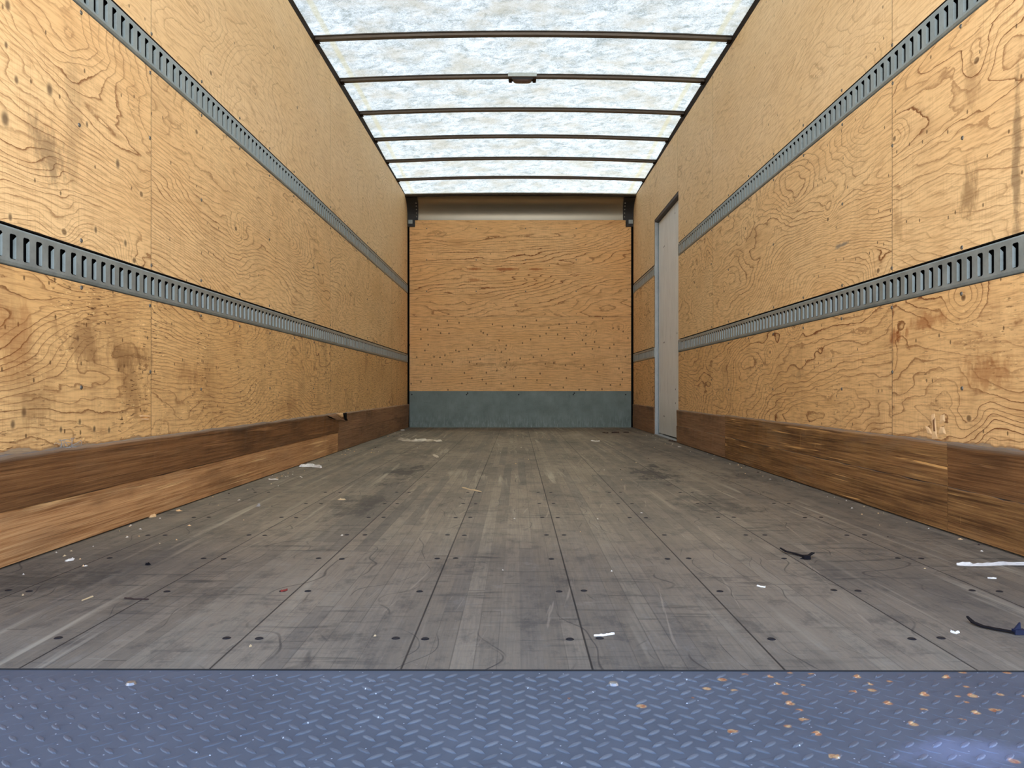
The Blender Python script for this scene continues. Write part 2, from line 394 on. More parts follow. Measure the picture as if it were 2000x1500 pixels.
def kickplate_mat():
    g = G('grey_green_kick_plate')
    x, y, z = g.sep(g.pos())
    n1 = g.noise(g.pos(), 7.0, 6.0, 0.65)
    n2 = g.noise(g.vec(g.mul(x, 70.0), 0.0, g.mul(z, 14.0)), 1.0, 4.0, 0.65)
    c = g.mix(g.rng(n1, 0.3, 0.7), srgb(104, 118, 114), srgb(126, 140, 136))
    c = g.mix(g.mul(g.rng(n2, 0.58, 0.72), 0.4), c, srgb(72, 84, 82))
    lo = g.rng(z, 0.16, 0.02)
    c = g.mix(g.mul(g.mul(lo, g.rng(n2, 0.5, 0.3)), 0.6), c, srgb(170, 182, 180))
    c = g.mix(g.mul(g.rng(g.noise(g.vec(g.mul(x, 5.0), 3.0, g.mul(z, 60.0)), 1.0, 3.0, 0.6), 0.68, 0.73), 0.5), c, srgb(70, 80, 78))
    return g.surf(c, 0.55, 0.2, g.bump(n1, 0.1, 0.002), 0.4)
M_KICKPLATE = kickplate_mat()

def plate_mat():
    g = G('painted_diamond_plate')
    x, y, z = g.sep(g.pos())
    n1 = g.noise(g.pos(), 5.0, 6.0, 0.65)
    n2 = g.noise(g.pos(), 160.0, 4.0, 0.7)
    c = g.mix(g.rng(n1, 0.3, 0.7), srgb(78, 87, 98), srgb(94, 103, 114))
    c = g.mix(g.mul(g.rng(n2, 0.55, 0.75), 0.4), c, srgb(78, 84, 96))
    top = g.rng(z, -0.0016, -0.0005)
    # lug highlights painted in along the middle, duller lug tops at the sides
    mid = g.rng(g.math('ABSOLUTE', g.sub(x, 0.02)), 0.42, 0.12, 0.0, 1.0, True)
    c = g.mix(g.mul(g.mul(top, mid), 0.22), c, srgb(164, 170, 172))
    c = g.mix(g.mul(g.mul(top, g.rng(mid, 0.5, 0.0)), 0.45), c, srgb(96, 90, 92))
    # rust and bare spots to the right
    vo = g.voro(g.vec(x, y, 0.0), 32.0)
    sel = g.sep(vo.outputs['Color'])[0]
    zone = g.blob(x, y, 0.42, 1.06, 0.34, 0.16, n1, 0.5)
    zone = g.math('MAXIMUM', zone, g.mul(g.rng(x, 0.15, 0.5), 0.30))
    hit = g.mul(g.math('GREATER_THAN', g.mul(zone, 0.40), sel), g.rng(g.add(vo.outputs['Distance'], g.mul(sel, 0.3)), 0.25, 0.16))
    rc = g.mix(g.rng(n2, 0.4, 0.6), srgb(176, 104, 58), srgb(206, 176, 126))
    c = g.mix(g.mul(hit, 0.9), c, rc)
    # white specks
    v2 = g.voro(g.vec(x, y, 3.0), 60.0)
    s2 = g.mul(g.rng(v2.outputs['Distance'], 0.07, 0.04), g.math('GREATER_THAN', g.sep(v2.outputs['Color'])[0], 0.86))
    c = g.mix(g.mul(s2, 0.8), c, srgb(205, 215, 225))
    # dried drips and scrapes running sideways
    sm = g.rng(g.noise(g.vec(g.mul(x, 14.0), g.mul(g.add(y, g.mul(x, -0.3)), 90.0), 0.0), 1.0, 3.0, 0.6, 0.3), 0.62, 0.7)
    c = g.mix(g.mul(sm, 0.45), c, srgb(66, 70, 82))
    bl = g.blob(x, y, 0.50, 0.90, 0.14, 0.06, n1, 0.9)
    c = g.mix(g.mul(bl, 0.45), c, srgb(140, 152, 184))
    return g.surf(c, 0.55, 0.15, g.bump(n2, 0.12, 0.0008), 0.45)
M_PLATE = plate_mat()

def skin_mat():
    g = G('translucent_fibreglass')
    x, y, z = g.sep(g.pos())
    p = g.vec(x, y, 0.0)
    fib = g.noise(p, 62.0, 8.0, 0.78, 2.0)
    fib2 = g.noise(g.vec(g.add(x, g.mul(y, 0.4)), y, 4.0), 11.0, 6.0, 0.68, 1.0)
    bl = g.noise(p, 3.6, 4.0, 0.6)
    f = g.add(g.mul(fib, 0.6), g.mul(fib2, 0.4))
    c = g.mix(g.rng(f, 0.42, 0.58), (0.28, 0.32, 0.29), (0.86, 0.93, 0.93))
    c = g.mix(g.mul(g.rng(g.add(g.mul(bl, 0.7), g.mul(fib2, 0.3)), 0.46, 0.60), 0.6), c, (0.46, 0.42, 0.30))
    e = g.math('ABSOLUTE', g.sub(x, 0.035))
    band = g.mul(g.rng(e, 1.080, 1.092), g.rng(e, 1.125, 1.113))
    c = g.mix(g.mul(band, 0.5), c, (0.55, 0.50, 0.28))
    ln = g.rng(g.math('ABSOLUTE', g.sub(x, 0.487)), 0.0022, 0.0012)
    c = g.mix(g.mul(ln, 0.3), c, (0.35, 0.38, 0.38))
    # woven glass sheet: part of the daylight is fully scattered, part goes on downwards in a wide lobe
    tr = g.n('BsdfTranslucent', {'Color': g.mix(1.0, c, (SKIN_T, SKIN_T, SKIN_T), 'MULTIPLY')})
    rf = g.n('BsdfRefraction', {'Color': g.mix(1.0, c, (SKIN_T, SKIN_T, SKIN_T), 'MULTIPLY'), 'Roughness': 0.75, 'IOR': 1.12})
    m0 = g.n('MixShader', {0: SKIN_F, 1: tr.outputs[0], 2: rf.outputs[0]})
    df = g.n('BsdfDiffuse', {'Color': g.mix(0.5, c, (0.6, 0.65, 0.62))})
    ms = g.n('MixShader', {0: 0.2, 1: m0.outputs[0], 2: df.outputs[0]})
    g.nt.links.new(ms.outputs[0], g.out.inputs[0])
    return g.m
M_SKIN = skin_mat()

def door_mat():
    g = G('pale_grey_door_skin')
    x, y, z = g.sep(g.pos())
    n1 = g.noise(g.vec(0.0, g.mul(y, 3.0), g.mul(z, 1.5)), 2.0, 5.0, 0.65)
    c = g.mix(g.rng(n1, 0.3, 0.7), srgb(222, 222, 216), srgb(234, 234, 228))
    c = g.mix(g.mul(g.rng(g.noise(g.vec(0, g.mul(y, 20.0), g.mul(z, 4.0)), 1.0, 4.0, 0.7), 0.56, 0.72), 0.35), c, srgb(158, 160, 152))
    c = g.mix(g.mul(g.rng(z, 0.34, 0.1), 0.35), c, srgb(150, 152, 140))
    return g.surf(c, 0.5, 0.0, g.bump(n1, 0.05, 0.001), 0.4)
M_DOOR = door_mat()
M_JAMB = galv('grey_jamb', srgb(166, 172, 174), srgb(186, 192, 194), 0.45, 0.4, 0.2)
M_LINTEL = plain('dark_lintel', srgb(60, 50, 44), 0.6)
M_SHELL = plain('truck_body_skin', srgb(200, 200, 200), 0.5)
M_PALE = plain('bare_torn_wood', srgb(228, 190, 140), 0.7, spec=0.15)
M_PAPER = plain('white_paper', srgb(232, 230, 222), 0.7, spec=0.2)
M_WRAP = plain('cloudy_wrap', srgb(206, 196, 174), 0.45, spec=0.5)
M_BLACKPL = plain('black_plastic', (0.006, 0.006, 0.009), 0.75, spec=0.15)
M_BLUEPL = plain('dark_blue_plastic', (0.008, 0.014, 0.045), 0.6, spec=0.3)
M_RED = plain('red_chip', srgb(120, 34, 26), 0.5)
M_CHIP = plain('pale_chip', srgb(214, 206, 190), 0.7)
M_STRAW = plain('straw_splinter', srgb(198, 176, 136), 0.7)
M_LEAF = plain('dark_leaf', srgb(50, 34, 26), 0.8)
M_LINT = plain('grey_lint', srgb(150, 146, 140), 0.9)
M_LAMP = plain('smoked_lens', srgb(92, 78, 74), 0.25)
M_LAMP_PLATE = plain('lamp_base_plate', srgb(190, 198, 194), 0.4, 0.3)

# ------------------------------------------------------------------ mesh helpers
class MB:
    def __init__(s):
        s.v, s.f, s.mi, s.uv, s.mats, s.sm = [], [], [], [], [], []
    def mat(s, m):
        if m not in s.mats: s.mats.append(m)
        return s.mats.index(m)
    def poly(s, pts, m, uv=None, smooth=False):
        b = len(s.v)
        s.v.extend(tuple(p) for p in pts)
        s.f.append(tuple(range(b, b + len(pts))))
        s.mi.append(s.mat(m)); s.sm.append(smooth)
        s.uv.append(uv if uv else [(0.0, 0.0)] * len(pts))
    def box(s, a, b, m, uvf=None):
        x0, x1 = sorted((a[0], b[0])); y0, y1 = sorted((a[1], b[1])); z0, z1 = sorted((a[2], b[2]))
        P = [(x0, y0, z0), (x1, y0, z0), (x1, y1, z0), (x0, y1, z0), (x0, y0, z1), (x1, y0, z1), (x1, y1, z1), (x0, y1, z1)]
        for q in ((3, 2, 1, 0), (4, 5, 6, 7), (0, 1, 5, 4), (2, 3, 7, 6), (1, 2, 6, 5), (3, 0, 4, 7)):
            pts = [P[i] for i in q]
            s.poly(pts, m, [uvf(p) for p in pts] if uvf else None)
    def build(s, name, parent=None, kind=None, smooth_merge=False, bevel=0.0):
        me = bpy.data.meshes.new(name)
        me.from_pydata(s.v, [], s.f)
        for m in s.mats: me.materials.append(m)
        uvl = me.uv_layers.new(name='UVMap')
        k = 0
        for pi, p in enumerate(me.polygons):
            p.material_index = s.mi[pi]
            p.use_smooth = s.sm[pi]
            for c in s.uv[pi]:
                uvl.data[k].uv = c
                k += 1
        me.update()
        o = bpy.data.objects.new(name, me)
        COL.objects.link(o)
        if smooth_merge or bevel:
            w = o.modifiers.new('weld', 'WELD'); w.merge_threshold = 0.00005
        if bevel:
            bv = o.modifiers.new('bevel', 'BEVEL'); bv.width = bevel; bv.segments = 2; bv.limit_method = 'ANGLE'
        if parent: o.parent = parent
        if kind: o['kind'] = kind
        return o

def tag(o, label, cat, group=None):
    o['label'] = label; o['category'] = cat
    if group: o['group'] = group
    return o

def empty(name, loc=(0, 0, 0)):
    o = bpy.data.objects.new(name, None)
    o.empty_display_size = 0.05
    COL.objects.link(o); o.location = loc
    return o

def attach(o, parent):
    """parent while keeping the world position (plain translation parents only)"""
    o.parent = parent
    o.location = Vector(o.location) - Vector(parent.location)
    return o

def lerp_tab(tab, y):
    if y <= tab[0][0]: return tab[0][1]
    for (a, va), (b, vb) in zip(tab, tab[1:]):
        if y <= b:
            t = (y - a) / (b - a); t = t * t * (3 - 2 * t) * 0.5 + t * 0.5
            return va + (vb - va) * t
    return tab[-1][1]
def rail_z(Y): return 2.353 + 0.0097 * (Y - 4.1)
SK = [(1.1, 2.378), (4.0, 2.392), (4.64, 2.399), (5.3, 2.4145), (6.0, 2.4235), (6.6, 2.420), (7.2, 2.4095), (7.8, 2.4115), (8.36, 2.402)]
SG = [(1.1, 0.029), (7.7, 0.028), (8.36, 0.012)]
def skin_z(X, Y):
    t = (X - 0.035) / 1.185
    return lerp_tab(SK, Y) + lerp_tab(SG, Y) * (1 - t * t)

Y0 = 1.19      # rear end of the side walls
YH = 8.36      # front header
YE = 8.575     # front end of the side plywood

# ------------------------------------------------------------------ side walls
ROWS_L = [(0.235, 0.677, M_PLY_LOW), (0.7735, 1.404, M_PLY_MID), (1.5055, None, M_PLY_TOP)]
ROWS_R = [(0.235, 0.678, M_PLY_RLOW), (0.7785, 1.405, M_PLY_RMID), (1.5065, None, M_PLY_TOP)]
ARC = [(YE - 0.19 * (1 - math.cos(a)), 2.20 + 0.19 * math.sin(a)) for a in [math.radians(d) for d in range(0, 91, 10)]]

def build_side(side):
    X = XL if side < 0 else XR
    out = side * 0.014
    mb = MB()
    rnd = random.Random(4 if side < 0 else 9)
    seams = [Y0, 2.569, 5.03, 7.50, YE] if side < 0 else [Y0, 2.66, 5.10, 6.22, 7.50, YE]
    door = (6.185, 7.256) if side > 0 else None
    for ri, (z0, z1, m) in enumerate(ROWS_L if side < 0 else ROWS_R):
        for a, b in zip(seams, seams[1:]):
            ofs = (rnd.uniform(0, 50), rnd.uniform(0, 50))
            segs = [(a + 0.0012, b - 0.0012)]
            lowcut = z0
            if door:
                segs2 = []
                for s0, s1 in segs:
                    if s1 <= door[0] or s0 >= door[1]: segs2.append((s0, s1, z0))
                    else:
                        if s0 < door[0]: segs2.append((s0, door[0], z0))
                        if ri == 2: segs2.append((max(s0, door[0]), min(s1, door[1]), 1.902))
                        if s1 > door[1]: segs2.append((door[1], s1, z0))
                segs = segs2
            else:
                segs = [(s0, s1, z0) for s0, s1 in segs]
            for s0, s1, zz in segs:
                if z1 is None:
                    if b == YE and s1 > 8.3:
                        pts = [(s0, zz)] + [(s1, zz)] + [(y, z) for y, z in ARC if y <= s1] + [(YH - 0.05, rail_z(YH)), (s0, rail_z(s0))]
                    else:
                        pts = [(s0, zz), (s1, zz), (s1, rail_z(s1)), (s0, rail_z(s0))]
                else:
                    pts = [(s0, zz), (s1, zz), (s1, z1), (s0, z1)]
                uv = [(y + ofs[0], z + ofs[1]) for y, z in pts]
                front = [(X, y, z) for y, z in pts]
                back = [(X + out, y, z) for y, z in pts]
                if side < 0:
                    mb.poly(front, m, uv)
                else:
                    mb.poly(front[::-1], m, uv[::-1])
                n = len(pts)
                for i in range(n):
                    j = (i + 1) % n
                    q = [front[i], front[j], back[j], back[i]]
                    mb.poly(q if side > 0 else q[::-1], M_LINTEL)
    # dark cavity sheet and the body skin behind the plywood
    xb = X + side * 0.030
    def slab(y0, y1, z0, z1):
        mb.box((xb, y0, z0), (xb + side * 0.012, y1, z1), M_BLACKGAP)
        mb.box((xb + side * 0.0125, y0, z0), (xb + side * 0.03, y1, z1), M_SHELL)
    if door:
        slab(Y0, door[0] - 0.02, -0.05, 2.36); slab(door[1] + 0.045, 8.66, -0.05, 2.36)
        slab(door[0] - 0.02, door[1] + 0.045, 1.93, 2.36); slab(door[0] - 0.02, door[1] + 0.045, -0.05, -0.005)
    else:
        slab(Y0, 8.66, -0.05, 2.36)
    # plywood edge strip at the open rear
    mb.box((X + side * 0.014, Y0 - 0.004, -0.05), (xb, Y0, 2.36), M_LINTEL)
    return mb.build('wall_left' if side < 0 else 'wall_right', kind='structure')
wall_l, wall_r = build_side(-1), build_side(1)

# top rails above the plywood (dark steel between plywood and roof skin)
for side, nm in ((-1, 'trim_1'), (1, 'trim_2')):
    X = XL if side < 0 else XR
    mb = MB()
    ys = [1.19 + i * (YH + 0.02 - 1.19) / 40 for i in range(41)]
    xo = X - side * 0.0015
    for a, b in zip(ys, ys[1:]):
        q = [(xo, a, rail_z(a) - 0.001), (xo, b, rail_z(b) - 0.001), (xo, b, skin_z(X, b) + 0.004), (xo, a, skin_z(X, a) + 0.004)]
        mb.poly(q if side < 0 else q[::-1], M_RAIL)
        q = [(xo, a, rail_z(a) - 0.001), (xo, b, rail_z(b) - 0.001), (X + side * 0.06, b, rail_z(b) - 0.001), (X + side * 0.06, a, rail_z(a) - 0.001)]
        mb.poly(q, M_RAIL)
        q = [(X + side * 0.06, a, rail_z(a) - 0.001), (X + side * 0.06, b, rail_z(b) - 0.001), (X + side * 0.06, b, skin_z(X, b) + 0.004), (X + side * 0.06, a, skin_z(X, a) + 0.004)]
        mb.poly(q, M_RAIL)
        q = [(X + side * 0.06, a, skin_z(X, a) + 0.004), (X + side * 0.06, b, skin_z(X, b) + 0.004), (xo, b, skin_z(X, b) + 0.004), (xo, a, skin_z(X, a) + 0.004)]
        mb.poly(q, M_RAIL)
    mb.build(nm, kind='structure')

# ------------------------------------------------------------------ kick boards
def kick_uv(o):
    return lambda p: (p[1] + o[0], p[2] + o[1])
def kick(side, segs, name):
    root = None
    rnd = random.Random(21 + side)
    back = (XL if side < 0 else XR) + side * 0.014
    for y0, y1, z0, z1, xf0, xf1, m, nm in segs:
        mb = MB()
        n = max(2, int((y1 - y0) / 0.05))
        ou = rnd.uniform(0, 40); ow = 0.0
        top = []
        jag = [rnd.gauss(0, 0.0012) for _ in range(n + 1)]
        wob = [rnd.gauss(0, 0.0009) for _ in range(n + 1)]
        for i in range(n):
            a, b = y0 + (y1 - y0) * i / n, y0 + (y1 - y0) * (i + 1) / n
            za, zb = (z1 + jag[i], z1 + jag[i + 1])
            xa, xb_ = xf1 + wob[i], xf1 + wob[i + 1]
            ch = 0.006 if z1 > 0.2 else 0.002
            prof = lambda x, z: [(xf0, z0), (x, z - ch), (x + side * ch * 0.8, z), (back, z)]
            pa, pb = prof(xa, za), prof(xb_, zb)
            for k in range(3):
                q = [(pa[k][0], a, pa[k][1]), (pb[k][0], b, pb[k][1]), (pb[k + 1][0], b, pb[k + 1][1]), (pa[k + 1][0], a, pa[k + 1][1])]
                uv = [(p[1] + ou, p[2] + ow) for p in q]
                mm = m if k < 2 else M_DUST
                mb.poly(q if side < 0 else q[::-1], mm, uv if side < 0 else uv[::-1], smooth=False)
            q = [(xf0, a, z0), (xf0, b, z0), (back, b, z0), (back, a, z0)]
            mb.poly(q, m)
        for y in (y0, y1):
            q = [(xf0, y, z0), (xf1, y, z1 - 0.006), (xf1, y, z1), (back, y, z1), (back, y, z0)]
            mb.poly(q, m, [(p[1], p[2]) for p in q])
        if root is None:
            root = mb.build(name, kind='structure')
        else:
            mb.build(nm, parent=root)
    return root
base_l = kick(-1, [
    (Y0, 5.19, 0.126, 0.250, -1.134, -1.126, M_KICK_DARK, 'upper_board'),
    (Y0, 5.19, 0.004, 0.1245, -1.139, -1.137, M_KICK_TAN, 'lower_board'),
    (5.192, 8.575, 0.126, 0.244, -1.136, -1.132, M_KICK_GREY, 'upper_board'),
    (5.192, 8.575, 0.004, 0.1245, -1.139, -1.137, M_KICK_GREY, 'lower_board')], 'baseboard_left')
base_r = kick(1, [
    (Y0, 2.27, 0.128, 0.249, 1.197, 1.194, M_KICK_DARK, 'upper_board'),
    (Y0, 2.27, 0.004, 0.1265, 1.1957, 1.195, M_KICK_MID, 'lower_board'),
    (2.272, 4.70, 0.128, 0.249, 1.197, 1.194, M_KICK_MID, 'upper_board'),
    (2.272, 4.70, 0.004, 0.1265, 1.1957, 1.195, M_KICK_MID, 'lower_board'),
    (4.702, 6.13, 0.128, 0.245, 1.197, 1.195, M_KICK_GREY, 'upper_board'),
    (4.702, 6.13, 0.004, 0.1265, 1.1957, 1.195, M_KICK_GREY, 'lower_board'),
    (7.262, 8.575, 0.128, 0.245, 1.214, 1.213, M_KICK_GREY, 'upper_board'),
    (7.262, 8.575, 0.004, 0.1265, 1.214, 1.213, M_KICK_GREY, 'lower_board')], 'baseboard_right')

# ------------------------------------------------------------------ logistic tracks
def track(side, y0, y1, zb, zt, phase, label):
    X = XL if side < 0 else XR
    D = -side                     # direction into the room
    mb = MB()
    xf = X + D * 0.004            # face, slightly proud of the plywood
    xr = X - D * 0.012            # flanges run back into the wall
    P = 0.0508
    hw, hz0, hz1 = 0.0245, zb + 0.0145, zt - 0.0165
    def q4(a, b, c, d, m, smooth=False):
        pts = [a, b, c, d]
        mb.poly(pts if side < 0 else pts[::-1], m, None, smooth)
    # slot near edges, phase = a measured near edge
    k0 = math.ceil((y0 + 0.006 - phase) / P); ys = []
    while phase + k0 * P + hw < y1 - 0.006:
        ys.append(phase + k0 * P); k0 += 1
    rz = 0.005                    # rounded shoulders of the channel
    prof_top = [(xf, zt - rz), (xf - D * 0.0015, zt - 0.0015), (xf - D * 0.005, zt), (xr, zt)]
    prof_bot = [(xr, zb), (xf - D * 0.006, zb), (xf - D * 0.0025, zb + 0.002), (xf, zb + 0.008)]
    def strip(prof):
        for (xa, za), (xb, zb_) in zip(prof, prof[1:]):
            q4((xa, y0, za), (xa, y1, za), (xb, y1, zb_), (xb, y0, zb_), M_TRACK, True)
    strip(prof_top); strip(prof_bot)
    # face bands above and below the slots
    q4((xf, y0, zb + 0.008), (xf, y1, zb + 0.008), (xf, y1, hz0), (xf, y0, hz0), M_TRACK)
    q4((xf, y0, hz1), (xf, y1, hz1), (xf, y1, zt - rz), (xf, y0, zt - rz), M_TRACK)
    prev = y0
    for a in ys:
        b = a + hw
        q4((xf, prev, hz0), (xf, a, hz0), (xf, a, hz1), (xf, prev, hz1), M_TRACK)
        # corner fillets of the slot
        c = 0.0035
        for (yy, zz, sy, sz) in ((a, hz0, 1, 1), (b, hz0, -1, 1), (a, hz1, 1, -1), (b, hz1, -1, -1)):
            mb.poly([(xf, yy, zz), (xf, yy + sy * c, zz), (xf, yy, zz + sz * c)], M_TRACK)
        # metal thickness of the slot edge
        t = xf - D * 0.0025
        q4((xf, a, hz0), (t, a, hz0), (t, a, hz1), (xf, a, hz1), M_TRACK)
        q4((xf, a, hz0), (xf, b, hz0), (t, b, hz0), (t, a, hz0), M_TRACK)
        q4((xf, a, hz1), (xf, b, hz1), (t, b, hz1), (t, a, hz1), M_BLACKGAP)  # upper edge coloured black for the shade under the slot lip
        # tab bent inwards from the far edge
        yi, xi = b - 0.002, xf - D * 0.0068
        top_i = hz1 - 0.012; top_o = hz1 - 0.004
        q4((xi, yi, hz0 + 0.003), (xf, b, hz0 + 0.001), (xf, b, top_o), (xi, yi, top_i), M_TAB)
        prev = b
    q4((xf, prev, hz0), (xf, y1, hz0), (xf, y1, hz1), (xf, prev, hz1), M_TRACK)
    for y in (y0, y1):
        mb.poly([(xf, y, zb + 0.008), (xr, y, zb), (xr, y, zt), (xf, y, zt - rz)], M_TRACK)
    # black back of the channel
    q4((xr, y0, zb), (xr, y1, zb), (xr, y1, zt), (xr, y0, zt), M_BLACKGAP)
    o = mb.build('logistic_track')
    return tag(o, label, 'cargo track', 'slotted cargo tracks on the walls')
track(-1, Y0, 8.57, 0.679, 0.767, 1.8467, 'lower slotted grey steel cargo track along the full left plywood wall')
track(-1, Y0, 8.57, 1.407, 1.4985, 2.264, 'upper slotted grey steel cargo track along the full left plywood wall')
track(1, Y0, 6.18, 0.680, 0.772, 1.983, 'long lower slotted steel cargo track on the right wall, before the side door')
track(1, Y0, 6.18, 1.408, 1.500, 2.3057, 'long upper slotted steel cargo track on the right wall, before the side door')
track(1, 7.262, 8.57, 0.680, 0.772, 7.29, 'short lower cargo track on the right wall between side door and front wall')
track(1, 7.262, 8.57, 1.404, 1.496, 7.29, 'short upper cargo track on the right wall between side door and front wall')

# ------------------------------------------------------------------ front bulkhead
def front_wall():
    mb = MB()
    x0, x1 = -1.131, 1.198
    def sheet(xa, xb, za, zb, m, ofs):
        uvf = lambda p: (p[0] + ofs[0], p[2] + ofs[1])
        mb.box((xa, YF, za), (xb, YF + 0.012, zb), m, uvf)
    # upper sheet is notched round the corner brackets
    nx = 0.058
    zn = 2.106
    uvf = lambda x, z: (x + 3.1, z + 7.3)
    pts = [(x0, 1.1625), (x1, 1.1625), (x1, zn), (x1 - nx, zn), (x1 - nx, 2.178), (x0 + nx, 2.178), (x0 + nx, zn), (x0, zn)]
    mb.poly([(x, YF, z) for x, z in pts], M_PLY_FRONT, [uvf(x, z) for x, z in pts])
    sheet(x0, x1, 0.36, 1.160, M_PLY_FRONT_LOW, (11.0, 3.0))
    mb.box((-1.2, YF + 0.03, -0.05), (1.27, YF + 0.05, 2.44), M_BLACKGAP)
    mb.box((-1.2, YF + 0.051, -0.05), (1.27, YF + 0.07, 2.46), M_SHELL)
    return mb.build('wall_front', kind='structure')
wall_f = front_wall()

kp = MB()
kp.box((-1.131, YF - 0.004, 0.0), (1.198, YF - 0.0002, 0.381), M_KICKPLATE)
kp.box((-1.131, YF - 0.007, 0.372), (1.198, YF - 0.004, 0.381), M_KICKPLATE)
kp_o = kp.build('kick_plate')
tag(kp_o, 'grey-green painted metal kick plate across the foot of the front wall', 'metal plate')

def disc_mesh(name, r, h, m, slot=True, n=12):
    """shallow screw head, axis +Z, base at z=0"""
    mb = MB()
    ring = [(r * math.cos(2 * math.pi * i / n), r * math.sin(2 * math.pi * i / n)) for i in range(n)]
    for i in range(n):
        j = (i + 1) % n
        a, b = ring[i], ring[j]
        mb.poly([(a[0], a[1], 0), (b[0], b[1], 0), (b[0] * .75, b[1] * .75, h), (a[0] * .75, a[1] * .75, h)], m, None, True)
        mb.poly([(a[0] * .75, a[1] * .75, h), (b[0] * .75, b[1] * .75, h), (0, 0, h * (0.4 if slot else 1.25))], m, None, True)
    o = mb.build(name)
    me = o.data
    bpy.data.objects.remove(o)
    return me
ME_SCREW = disc_mesh('screw', 0.0062, 0.0022, M_SCREW)
ME_SCREW_D = disc_mesh('screw', 0.0070, 0.0012, M_SCREW_DARK)
ME_RIVET = disc_mesh('rivet', 0.0070, 0.004, M_RIVET, False)
def screw(me, name, loc, direction, parent):
    o = bpy.data.objects.new(name, me)
    COL.objects.link(o)
    q = Vector(direction).to_track_quat('Z', 'Y')
    o.rotation_euler = q.to_euler()
    o.location = loc
    o.parent = parent
    if parent.type == 'EMPTY':
        o.location = Vector(loc) - Vector(parent.location)
    return o
for x in (-1.105, -0.53, -0.52, 0.017, 0.59, 0.60, 1.14):
    screw(ME_SCREW_D, 'screw', (x, YF - 0.0071, 0.345 if x not in (-0.52, 0.60) else 0.360), (0, -1, 0), kp_o)
for x in (-0.95, -0.43, 0.09, 0.62):
    for z in (2.09, 1.76, 1.43):
        screw(ME_SCREW, 'screw', (x, YF - 0.0002, z), (0, -1, 0), wall_f)
# side wall screws on the stud lines, above and below each track and in mid sheet
for side, wl, ph in ((-1, wall_l, 2.153), (1, wall_r, 2.245)):
    X = XL if side < 0 else XR
    rr = random.Random(33 + side)
    for k in range(-1, 15):
        Y = ph + 0.412 * k
        if side > 0 and 6.1 < Y < 7.3: continue
        seam = (k % 6) == 1
        zs = [0.781 + 0.009, 0.663, 1.519, 1.394]
        zs += [1.189, 0.455] if seam else ([1.09, 0.40] if k % 2 == 0 else [])
        for z in zs:
            if Y < 1.25 or Y > 8.5: continue
            screw(ME_SCREW, 'screw', (X, Y + rr.uniform(-.006, .006), z + rr.uniform(-.004, .004)), (-side, 0, 0), wl)

# ------------------------------------------------------------------ curved sheet above the bulkhead, brackets, header
RC = 0.205
def arcpt(a): return (8.392 + RC * math.sin(a), 2.178 + RC * math.cos(a))   # a=0 top, 90 deg bottom
mb = MB()
N = 14
for i in range(N):
    (ya, za), (yb, zb) = arcpt(math.pi / 2 * i / N), arcpt(math.pi / 2 * (i + 1) / N)
    for xa, xb in ((-1.13, -0.4), (-0.4, 0.4), (0.4, 1.2)):
        mb.poly([(xa, ya, za), (xb, ya, za), (xb, yb, zb), (xa, yb, zb)], M_COVE, None, True)
        mb.poly([(xa, ya + .001, za + .001), (xa, yb + .001, zb + .001), (xb, yb + .001, zb + .001), (xb, ya + .001, za + .001)], M_COVE, None, True)
for xa, xb in ((-1.13, 1.2),):
    mb.poly([(xa, 8.392 + RC, 2.178), (xb, 8.392 + RC, 2.178), (xb, 8.392 + RC, 2.165), (xa, 8.392 + RC, 2.165)], M_COVE)
cove = mb.build('cove_panel', smooth_merge=True)
tag(cove, 'curved bare sheet metal panel above the front plywood, under the roof', 'metal panel')

for side in (-1, 1):
    xi = -1.040 if side < 0 else 1.113
    xo = -1.149 if side < 0 else 1.219
    loc = ((xi + xo) / 2, 8.45, 2.1)
    root = empty('corner_bracket', loc)
    tag(root, 'black riveted corner bracket in the %s upper front corner' % ('left' if side < 0 else 'right'), 'bracket', 'corner brackets of the front wall')
    mb = MB()
    for i in range(N):
        a0, a1 = math.pi / 2 * i / N, math.pi / 2 * (i + 1) / N
        def bp(a, dx):
            y, z = 8.388 + (RC - 0.012) * math.sin(a), 2.176 + (RC - 0.012) * math.cos(a)
            return y, z
        (ya, za), (yb, zb) = bp(a0, 0), bp(a1, 0)
        xa_i = xi + side * (-0.012) * (1 - i / N) ; xb_i = xi + side * (-0.012) * (1 - (i + 1) / N)
        L = lambda x, y, z: (x - loc[0], y - loc[1], z - loc[2])
        f0 = [L(xo, ya, za), L(xa_i, ya, za), L(xb_i, yb, zb), L(xo, yb, zb)]
        mb.poly(f0, M_BRACKET, None, True)
        mb.poly([L(xo, ya + .006, za + .006), L(xa_i, ya + .006, za + .006), L(xb_i, yb + .006, zb + .006), L(xo, yb + .006, zb + .006)], M_BRACKET)
        mb.poly([L(xa_i, ya, za), L(xb_i, yb, zb), L(xb_i, yb + .011, zb + .011), L(xa_i, ya + .011, za + .011)], M_BRACKET)
    mb.build('bracket_plate', parent=root)
    for k in range(5):
        a = math.radians(34 + 11.5 * k)
        y, z = 8.388 + (RC - 0.013) * math.sin(a), 2.176 + (RC - 0.013) * math.cos(a)
        screw(ME_RIVET, 'rivet', (xi - side * (-0.014) - side * 0.004 * (1 - k / 5), y, z), (0, -math.sin(a), -math.cos(a)), root)
    # block end under the plate
    bx = -1.128 if side < 0 else 1.200
    mb = MB()
    L = lambda x, y, z: (x - loc[0], y - loc[1], z - loc[2])
    mb.box(L(bx - side * (-0.018), 8.572, 2.108), L(bx - side * 0.054, 8.60, 2.184), M_BRACKET)
    mb.build('block_frame', parent=root)
    mb = MB()
    mb.box(L(bx + side * 0.012, 8.566, 2.135), L(bx - side * 0.031, 8.5718, 2.176), M_TRACK)
    mb.build('block_face', parent=root)

